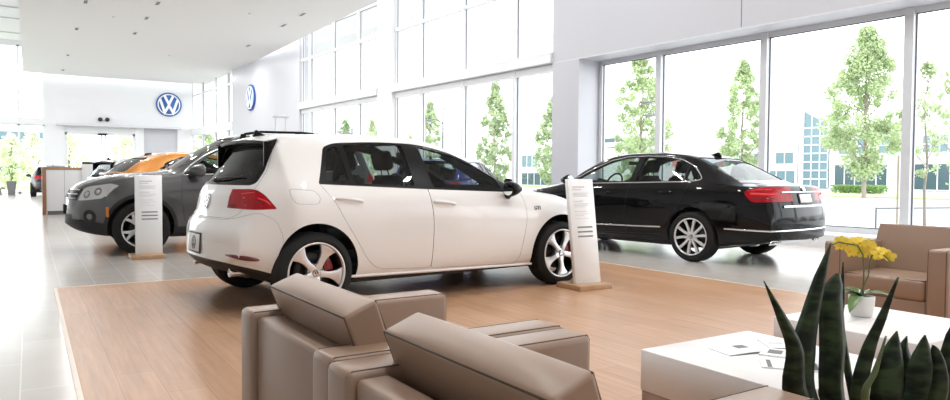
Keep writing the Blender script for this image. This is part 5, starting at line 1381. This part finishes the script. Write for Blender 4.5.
M['lamp_bright'] = pmat('clear_headlamp_housing', (.52, .53, .54), .22, .4, coat=.8)
M['amber_clear'] = pmat('pale_signal', (.50, .48, .46), .2, coat=.6)
def build_tiguan():
    g = CarBody(TK, stations(TZT, 92), bow_f=(2.75, 3.475, .30, 2.4), bow_r=(-.3, -.93, .12, 2.6))
    g.prep(cabin=(-.60, 2.22), arches=((0, .365, .40), (2.604, .365, .40)))
    root = thing('suv_car', 'dark grey compact SUV with roof rails, nose pointing to the reception counter', 'car')
    B, K = M['grey_paint'], M['gap']; fin = g.finish
    dlo_p = [(-.46, 1.22), (-.40, 1.42), (-.25, 1.52), (.3, 1.585), (.85, 1.600), (1.18, 1.575), (1.45, 1.50), (1.79, 1.335), (1.99, 1.19), (2.10, 1.075), (2.07, 1.052), (1.2, 1.085), (0, 1.115), (-.3, 1.15)]
    dlo = round_poly(dlo_p, [.03, .05, .1, .2, .2, .2, .2, .2, .1, .03, .02, .2, .2, .1])
    r = round_poly([(-.30, 1.185), (-.22, 1.47), (.3, 1.56), (.80, 1.575), (.82, 1.125), (0, 1.15)], .03)
    f = round_poly([(.92, 1.12), (.90, 1.572), (1.16, 1.55), (1.42, 1.48), (1.74, 1.32), (1.92, 1.185), (1.93, 1.095)], .03)
    wt = g.split('Y', dlo, .3, 1.3, 0, True)
    wt = g.cut(wt, [g.cutter('Y', p, .2, 1.3, True) for p in (r, f)])
    ws = round_poly([(-.71, 1.13), (-.56, 1.59), (.56, 1.59), (.71, 1.13)], .05)
    g.base = g.cut(g.base, [g.cutter('X', ws, 1.25, 2.6)])
    rw = round_poly([(-.58, 1.15), (-.52, 1.50), (.52, 1.50), (.58, 1.15)], .05)
    g.base = g.cut(g.base, [g.cutter('X', rw, -1.2, -.3)])
    lamp = round_poly([(3.6, .845), (3.34, .835), (3.19, .905), (2.95, .945), (2.86, .918), (3.06, .745), (3.30, .715), (3.6, .72)], [0, .03, .05, .03, .02, .04, .03, 0])
    hl = g.split('Y', lamp, .52, 1.3, .002, True)
    tl = g.split('Y', round_poly([(-1.2, 1.08), (-.62, 1.10), (-.58, .95), (-1.2, .92)], .03), .4, 1.3, .002, True)
    gr = g.split('X', round_poly([(-.48, .722), (-.52, .872), (.52, .872), (.48, .722)], .02), 2.85, 4., 0)
    lowg = g.split('X', round_poly([(-.44, .36), (-.50, .54), (.50, .54), (.44, .36)], .03), 3.0, 4., 0)
    clad = g.split('Y', [(-1.2, .1), (-1.2, .42), (-.46, .40), (.46, .385), (2.15, .365), (2.90, .385), (3.1, .44), (3.3, .475), (3.6, .49), (3.6, .1)], -1.3, 1.3, 0)
    arch = g.split('Y', [(2.604+.445*math.cos(2*PI*k/40), .365+.445*math.sin(2*PI*k/40)) for k in range(40)], .60, 1.3, 0, True)
    arch_r = g.split('Y', [(.445*math.cos(2*PI*k/40), .365+.445*math.sin(2*PI*k/40)) for k in range(40)], .60, 1.3, 0, True)
    hood = g.split('Z', round_poly([(2.30, -.73), (2.30, .73), (3.1, .66), (3.33, .40), (3.33, -.40), (3.1, -.66)], .1), .84, 1.4, .002)
    fb = g.split('Y', round_poly([(2.99, .1), (3.02, .745), (3.30, .725), (3.8, .725), (3.8, .1)], 0), -1.3, 1.3, .0018)
    rd = round_poly([(-.18, 1.13), (.10, .90), (.36, .66), (.42, .42), (.885, .40), (.90, .9), (.87, 1.10)], [0, .1, .1, .03, .03, .1, 0])
    fdr = round_poly([(.87, 1.10), (.90, .9), (.885, .40), (2.02, .38), (2.08, .46), (2.12, .80), (2.10, 1.04), (1.2, 1.08)], [0, .1, .03, .03, .05, .1, 0, 0])
    rear_door = g.split('Y', rd, .35, 1.3, .0025, True); front_door = g.split('Y', fdr, .35, 1.3, .0025, True)
    body = fin(g.base, 'body', B, K, root); fin(wt, 'window_trim', M['gloss_black'], K, root)
    d1 = fin(front_door, 'door', B, K, root); d2 = fin(rear_door, 'door', B, K, root)
    fin(hood, 'bonnet', B, K, root); fbo = fin(fb, 'front_bumper', B, K, root); fin(clad, 'lower_cladding', M['dark'], K, root); fin(arch, 'wheel_arch_trim', M['dark'], K, root); fin(arch_r, 'wheel_arch_trim', M['dark'], K, root)
    gro = fin(gr, 'grille', M['gloss_black'], K, root); fin(lowg, 'lower_grille', M['dark'], K, fbo)
    fin(tl, 'tail_lamp', M['lamp_red'], K, root); hlo = fin(hl, 'headlamp', M['lamp_bright'], K, root)
    for p, mm in ((r, 'tint_glass'), (f, 'clear_glass')): g.put(g.skin('Y', offset_poly(p, -.006), .3, 1.3, both=True), 'window', M[mm], root)
    g.put(g.skin('X', offset_poly(ws, -.01), 1.2, 2.7, .010), 'windscreen', M['screen_glass'], root)
    g.put(g.skin('X', offset_poly(rw, -.008), -1.2, -.25, .008), 'rear_window', M['tint_glass'], root)
    for z in (.742, .797, .852):
        mb = MB(); mb.tube([g.on_end(-.475+.95*k/24, z, True, .005) for k in range(25)], .0105, M['chrome'] if z != .742 else M['satin'], 6); mb.build('grille_bar', gro)
    p = g.on_end(0, .80, True, .006); nn = g.normal_at(p); up = (Vector((0, 0, 1))-nn*nn.z).normalized(); rt = up.cross(nn)
    Fm = Matrix(((rt.x, up.x, nn.x, p.x), (rt.y, up.y, nn.y, p.y), (rt.z, up.z, nn.z, p.z), (0, 0, 0, 1)))
    mb = MB(); emblem_into(mb, .075, M['chrome'], M['dark'], Fm, .012); mb.build('badge', gro)
    p = g.on_end(0, .585, True, .012)
    mb = MB(); mb.box((p.x-.03, -.17, .53), (p.x+.012, .17, .65), M['dark'], .006); mb.build('plate_holder', fbo)
    inner = offset_poly(dlo_p, .006)
    for i, sg in enumerate((-1, 1)):
        mb = MB(); mb.tube(g.side_path(inner+[inner[0]], sg, .002, .04), .011, M['chrome'], 6); mb.build('chrome_window_surround', root)
        for (x0, z0), (x1, z1), d in (((-.02, .985), (.18, .98), d2[i]), ((1.02, .955), (1.24, .95), d1[i])):
            mb = MB(); P = [g.on_side(x0+(x1-x0)*k/8, z0+(z1-z0)*k/8, sg, .004+.03*math.sin(PI*k/8)**.5) for k in range(9)]
            mb.tube(P, [.010]+[.014]*7+[.010], B, 8); mb.build('door_handle', d)
        mb = MB(); mb.tube(g.side_path([(.45, .50), (2.02, .485)], sg, .004), .013, M['chrome'], 6); mb.build('chrome_strip', root)
        mirror_into(root, 1.90, sg*1.02, 1.12, sg, B, M['mirror'], M['dark'], sc=1.05)
        # headlamp: two round reflectors and a light bar in the housing
        for x, z, rr in ((3.10, .838, .046), (3.225, .80, .046)):
            q = g.on_side(x, z, sg, -.002); n = g.normal_at(q); u = n.orthogonal().normalized(); w = n.cross(u)
            Mx = Matrix(((u.x, w.x, n.x, q.x), (u.y, w.y, n.y, q.y), (u.z, w.z, n.z, q.z), (0, 0, 0, 1)))
            mb = MB(); mb.lathe([(0, -.006), (rr*.5, .000), (rr, .008), (rr*1.15, .006), (rr*1.2, -.01)], M['lamp_inner'], 28, 'Z', Mx); mb.lathe([(0, .016), (rr*.42, .012), (rr*.46, 0)], M['lamp_clear'], 20, 'Z', Mx); mb.build('lamp_reflector', hlo[i])
        mb = MB(); mb.tube(g.side_path([(3.02, .775), (2.93, .895)], sg, -.004, .03), .016, M['amber_clear'], 6); mb.build('turn_signal', hlo[i])
        mb = MB(); mb.tube(g.side_path([(3.005, .64), (3.0, .51)], sg, -.006, .02), .020, M['amber'], 8); mb.build('side_marker', fbo)
        q = g.on_side(3.20, .515, sg, .0); n = g.normal_at(q); u = n.orthogonal().normalized(); w = n.cross(u)
        Mx = Matrix(((u.x, w.x, n.x, q.x), (u.y, w.y, n.y, q.y), (u.z, w.z, n.z, q.z), (0, 0, 0, 1)))
        mb = MB(); mb.lathe([(0, -.005), (.045, .002), (.05, .008), (.085, .004), (.09, -.01)], M['dark'], 28, 'Z', Mx); mb.lathe([(0, .004), (.036, .006)], M['lamp_inner'], 28, 'Z', Mx); mb.build('fog_lamp', fbo)
        # roof rail
        P = [Vector((x, sg*.60, g.f['zr'](x)+dz)) for x, dz in ((1.30, .01), (1.22, .055), (1.0, .07), (.4, .072), (-.1, .068), (-.36, .045), (-.44, .0))]
        mb = MB(); mb.tube(P, .018, M['gloss_black'], 8)
        for x in (1.24, .45, -.38): mb.box((x-.04, sg*.60-.016, g.f['zr'](x)-.03), (x+.04, sg*.60+.016, g.f['zr'](x)+.06), M['gloss_black'], .008)
        mb.build('roof_rail', root)
    for y0, y1 in ((.5, -.12), (0., -.60)):
        mb = MB(); P = [g.bvh.ray_cast(Vector((6, y0+(y1-y0)*k/8, 1.14+.05*k/8)), Vector((-1, 0, 0)))[0]+Vector((.02, 0, .01)) for k in range(9)]
        mb.tube(P, .008, M['dark'], 6); mb.build('windscreen_wiper', root)
    mb = MB(); mb.box((-.45, -.72, .22), (2.9, .72, .28), M['dark']); mb.build('underbody', root)
    for sy in (-.37, .37): seat_into(root, 1.02, sy, .52, .78, 1.28, M['seat_dark'])
    for sy in (-.36, .36): seat_into(root, .05, sy, .64, .80, 1.24, M['seat_dark'], name='rear_seat', rake=.3)
    dash_into(root, 1.62, 2.15, .74, .55, 1.10, M['cabin']); steering_into(root, 1.52, .37, 1.09, M['dark'])
    mb = MB(); mb.box((1.40, -.12, 1.44), (1.425, .12, 1.505), M['dark'], .01); mb.build('rear_view_mirror', root)
    wsx = wheel_set(.35, .238, .235, 'five_y', M, rad(60), 'rim_silver')
    place_wheels(root, wsx, [(0, -.785, .35, -1, .2), (2.604, -.79, .35, -1, -.1), (0, .785, .35, 1, .2), (2.604, .79, .35, 1, .2)])
    return root
# ================================================================== orange round-roofed car and the copies
BZT = [(-.88, .55), (-.87, .68), (-.82, .80), (-.70, .93), (-.45, 1.12), (-.15, 1.30), (.2, 1.42), (.6, 1.478), (.95, 1.485), (1.25, 1.455), (1.5, 1.38), (1.8, 1.24), (2.08, 1.09), (2.2, 1.045), (2.5, 1.01), (2.85, .93), (3.1, .83), (3.28, .70), (3.36, .55)]
BK = dict(zt=BZT, zb=[(-.88, .40), (-.4, .25), (2.7, .20), (3.36, .30)], ys=[(-.88, .55), (-.3, .78), (2.7, .78), (3.36, .5)], zl=[(-.88, .46), (-.3, .38), (2.8, .36), (3.36, .38)],
    yl=[(-.88, .62), (-.3, .86), (.3, .86), (1.3, .85), (2.5, .88), (3.0, .80), (3.36, .56)], zw=[(-.88, .55), (0, .72), (2.5, .70), (3.36, .46)],
    yw=[(-.88, .62), (-.4, .83), (0, .905), (.6, .88), (1.3, .87), (2.5, .905), (3.0, .82), (3.36, .58)], zm=[(-.88, .7), (-.4, .95), (.3, 1.0), (1.5, .97), (2.2, .93), (2.6, .88), (3.36, .5)],
    ym=[(-.88, .55), (-.4, .70), (.3, .80), (1.4, .81), (2.2, .78), (2.8, .68), (3.36, .46)], zr=[(-.88, .7), (-.5, 1.04), (-.15, 1.23), (.2, 1.355), (.6, 1.42), (1.0, 1.425), (1.3, 1.375), (1.6, 1.27), (2.0, 1.08), (2.2, 1.0), (2.8, .88), (3.36, .5)],
    yr=[(-.88, .5), (-.3, .56), (.3, .575), (1.0, .585), (1.5, .60), (2.0, .68), (2.3, .66), (2.9, .5), (3.36, .36)])
M['walnut_red'] = pmat('dark_orange_spoiler', (.20, .055, .012), .3, coat=1.)
def build_beetle():
    g = CarBody(BK, stations(BZT, 64), bow_f=(2.6, 3.36, .30, 2.4), bow_r=(-.2, -.88, .22, 2.4))
    g.prep(cabin=(-.25, 2.05), arches=((0, .33, .37), (2.537, .33, .37)))
    root = thing('rounded_car', 'orange car with a rounded roof, half hidden behind the grey SUV', 'car'); O, K = M['orange_paint'], M['gap']; fin = g.finish
    dlo_p = [(.05, 1.04), (.22, 1.25), (.55, 1.365), (1.0, 1.385), (1.32, 1.325), (1.65, 1.195), (1.98, 1.02), (1.95, .975), (1.0, .99)]
    s_ = g.split('Y', round_poly(dlo_p, .04), .3, 1.3, 0, True)
    r = round_poly([(.10, 1.045), (.25, 1.24), (.52, 1.34), (.60, 1.01)], .03); f = round_poly([(.66, 1.01), (.60, 1.35), (1.0, 1.365), (1.3, 1.305), (1.62, 1.18), (1.86, 1.045), (1.86, .995)], .03)
    s_ = g.cut(s_, [g.cutter('Y', p, .2, 1.3, True) for p in (r, f)])
    ws = round_poly([(-.66, 1.06), (-.50, 1.42), (.50, 1.42), (.66, 1.06)], .05); g.base = g.cut(g.base, [g.cutter('X', ws, 1.15, 2.6)])
    rw = round_poly([(-.50, 1.06), (-.43, 1.34), (.43, 1.34), (.50, 1.06)], .06); g.base = g.cut(g.base, [g.cutter('X', rw, -.9, .5)])
    d = g.split('Y', round_poly([(.62, .99), (.60, .6), (.62, .30), (1.95, .28), (2.02, .7), (1.99, .965), (1.0, .985)], .04), .35, 1.3, .0025, True)
    hood = g.split('Z', round_poly([(2.16, -.60), (2.16, .60), (3.0, .42), (3.2, .2), (3.2, -.2), (3.0, -.42)], .1), .6, 1.4, .002)
    fin(g.base, 'body', O, K, root); fin(s_, 'window_trim', M['gloss_black'], K, root); fin(hood, 'bonnet', O, K, root); fin(d, 'door', O, K, root)
    for p in (r, f): g.put(g.skin('Y', offset_poly(p, -.006), .3, 1.3, both=True), 'window', M['clear_glass'], root)
    g.put(g.skin('X', offset_poly(ws, -.01), 1.1, 2.7, .010), 'windscreen', M['clear_glass'], root)
    g.put(g.skin('X', offset_poly(rw, -.01), -.95, .5, .010), 'rear_window', M['pale_glass'], root)
    mb = MB(); P = [g.on_end(-.56+1.12*k/12, 1.0, out=.03) for k in range(13)]; mb.tube(P, [.012]+[.028]*11+[.012], M['walnut_red'], 8); mb.build('rear_spoiler', root)
    tlp = [g.on_end(y, .80, out=-.005) for y in (-.62, .62)]
    for q in tlp:
        mb = MB(); bm = bmesh.new(); bmesh.ops.create_icosphere(bm, subdivisions=3, radius=1); mb.add(bm, M['lamp_red'], Matrix.Translation(q) @ Matrix.Diagonal((.04, .11, .10, 1))); mb.build('tail_lamp', root)
    for sg in (-1, 1):
        mirror_into(root, 1.80, sg*.96, 1.03, sg, O, M['mirror'], M['dark'], sc=.9)
        q = g.on_side(2.92, .74, sg, -.01); n = (g.normal_at(q)+Vector((.8, 0, 0))).normalized(); u = n.orthogonal().normalized(); w = n.cross(u); Mx = Matrix(((u.x, w.x, n.x, q.x), (u.y, w.y, n.y, q.y), (u.z, w.z, n.z, q.z), (0, 0, 0, 1)))
        mb = MB(); mb.lathe([(0, .03), (.06, .028), (.10, .012), (.115, -.02)], M['reflector'], 28, 'Z', Mx); mb.build('headlamp', root)
    mb = MB(); mb.prism([(.05, 1.36), (.10, 1.43), (.13, 1.435), (.22, 1.44), (.26, 1.42)], 'Y', -.015, .015, M['gloss_black'], .006); mb.build('roof_aerial', root)
    for sy in (-.34, .34): seat_into(root, .95, sy, .50, .60, 1.08, M['seat_dark'])
    dash_into(root, 1.55, 2.0, .66, .45, 1.0, M['cabin']); steering_into(root, 1.42, .34, .95, M['dark'])
    place_wheels(root, wheel_set(.33, .225, .22, 'five_twin', M, 0., 'rim_silver'), [(0, -.77, .33, -1, 0), (2.537, -.77, .33, -1, 0), (0, .77, .33, 1, 0), (2.537, .77, .33, 1, 0)])
    return root
def recolour(root, old, new):
    done = {}
    for o in root.children_recursive:
        if o.type == 'MESH' and any(m == old for m in o.data.materials):
            if o.data.name not in done:
                k = o.data.name; d = o.data.copy()
                for i, m in enumerate(d.materials):
                    if m == old: d.materials[i] = new
                done[k] = d
            o.data = done[o.data.name]
# ================================================================== scene
def put(o, x, y, h, s): o.location = (x, y, 0); o.rotation_euler = (0, 0, h); o.scale = (s, s, s)
LOC, ROT = make_room()
make_fixtures(LOC, ROT)
make_outdoors()
make_lounge()
golf = build_golf(); put(golf, 1.8225, 6.1937, .0831, 1.0017)
saloon = build_passat(); put(saloon, 8.0439, 6.3033, 1.7039, .9832)
suv = build_tiguan(); put(suv, 3.936, 11.1194, 3.1064, 1.0146)
orange = build_beetle(); put(orange, 1.95, 16.05, rad(14), 1.055)
for lab, x, y, h, mt in (('blue hatchback seen through the side windows of the white hatchback', 6.75, 12.25, rad(38), 'blue_paint'),
                         ('black car by the entrance, beside the end of the reception counter', 0.95, 38.4, PI/2, 'dark_paint'),
                         ('pale silver hatchback parked beyond the orange car, mostly hidden by it', 1.75, 18.9, rad(14), 'silver_paint')):
    c = copy_tree(golf); put(c, x, y, h, 1.); c['label'] = lab
    if mt: recolour(c, M['white_paint'], M[mt])
    if mt == 'silver_paint':
        for gk in ('car_glass', 'tint_glass', 'clear_glass'): recolour(c, M[gk], M['pale_glass'])
# ------------------------------------------------------------------ daylight and lamps
w = bpy.data.worlds.new('overcast_sky'); SC.world = w; w.use_nodes = True
bg = w.node_tree.nodes['Background']; bg.inputs[0].default_value = (.93, .97, 1.0, 1); bg.inputs[1].default_value = 5.
def area(nm, loc, rot, sx, sy, e, col=(1, 1, 1), portal=False):
    l = bpy.data.lights.new(nm, 'AREA'); l.shape = 'RECTANGLE'; l.size = sx; l.size_y = sy; l.energy = e; l.color = col
    if portal: l.cycles.is_portal = True
    o = bpy.data.objects.new(nm, l); COL.objects.link(o); o.location = loc; o.rotation_euler = rot; return o
area('portal', (11.6, 3.5, 1.9), (0, PI/2, ROT[2]), 3.4, 17, 1, portal=True)
area('portal', (10.0, 20.2, 3.4), (0, PI/2, ROT[2]), 6.4, 15, 1, portal=True)
area('portal', (-6.15, 35, 4.), (0, -PI/2, 0), 6.9, 17, 1, portal=True)
area('portal', (-2.7, 43.7, 3.8), (-PI/2, 0, 0), 7, 7.6, 1, portal=True)
for x in (1.5, 4.4, 7.45):
    for y in (-2.5, 1.5, 5.5, 9.5, 13.5, 17.5, 22, 27, 32, 38):
        area('ceiling_lamp', (x, y, 6.17), (0, 0, 0), .14, .32, 78, (1, .985, .965))
SC.view_settings.view_transform = 'Standard'; SC.view_settings.look = 'None'; SC.view_settings.gamma = 1; SC.view_settings.use_curve_mapping = False
SC.view_settings.exposure = -.3
SC.cycles.max_bounces = 10; SC.cycles.diffuse_bounces = 5; SC.cycles.glossy_bounces = 5; SC.cycles.transparent_max_bounces = 24; SC.cycles.transmission_bounces = 6
SC.cycles.caustics_reflective = False; SC.cycles.caustics_refractive = False; SC.cycles.sample_clamp_indirect = 6.
SC.cycles.use_denoising = True
# ================================================================== camera
def make_camera():
    pitch, yaw, roll, H, f = .0343, .5626, .0064, 1.0885, 707.5
    F = Vector((math.sin(yaw)*math.cos(pitch), math.cos(yaw)*math.cos(pitch), -math.sin(pitch)))
    R = Vector((math.cos(yaw), -math.sin(yaw), 0)); U = R.cross(F)
    c, s = math.cos(roll), math.sin(roll); R, U = R*c+U*s, U*c-R*s
    cd = bpy.data.cameras.new('camera'); cd.sensor_width = 36; cd.lens = 36*f/950; cd.clip_end = 600; cd.clip_start = .05
    o = bpy.data.objects.new('camera', cd); COL.objects.link(o)
    B = -F
    o.matrix_world = Matrix(((R.x, U.x, B.x, 0), (R.y, U.y, B.y, 0), (R.z, U.z, B.z, H), (0, 0, 0, 1)))
    SC.camera = o
make_camera()
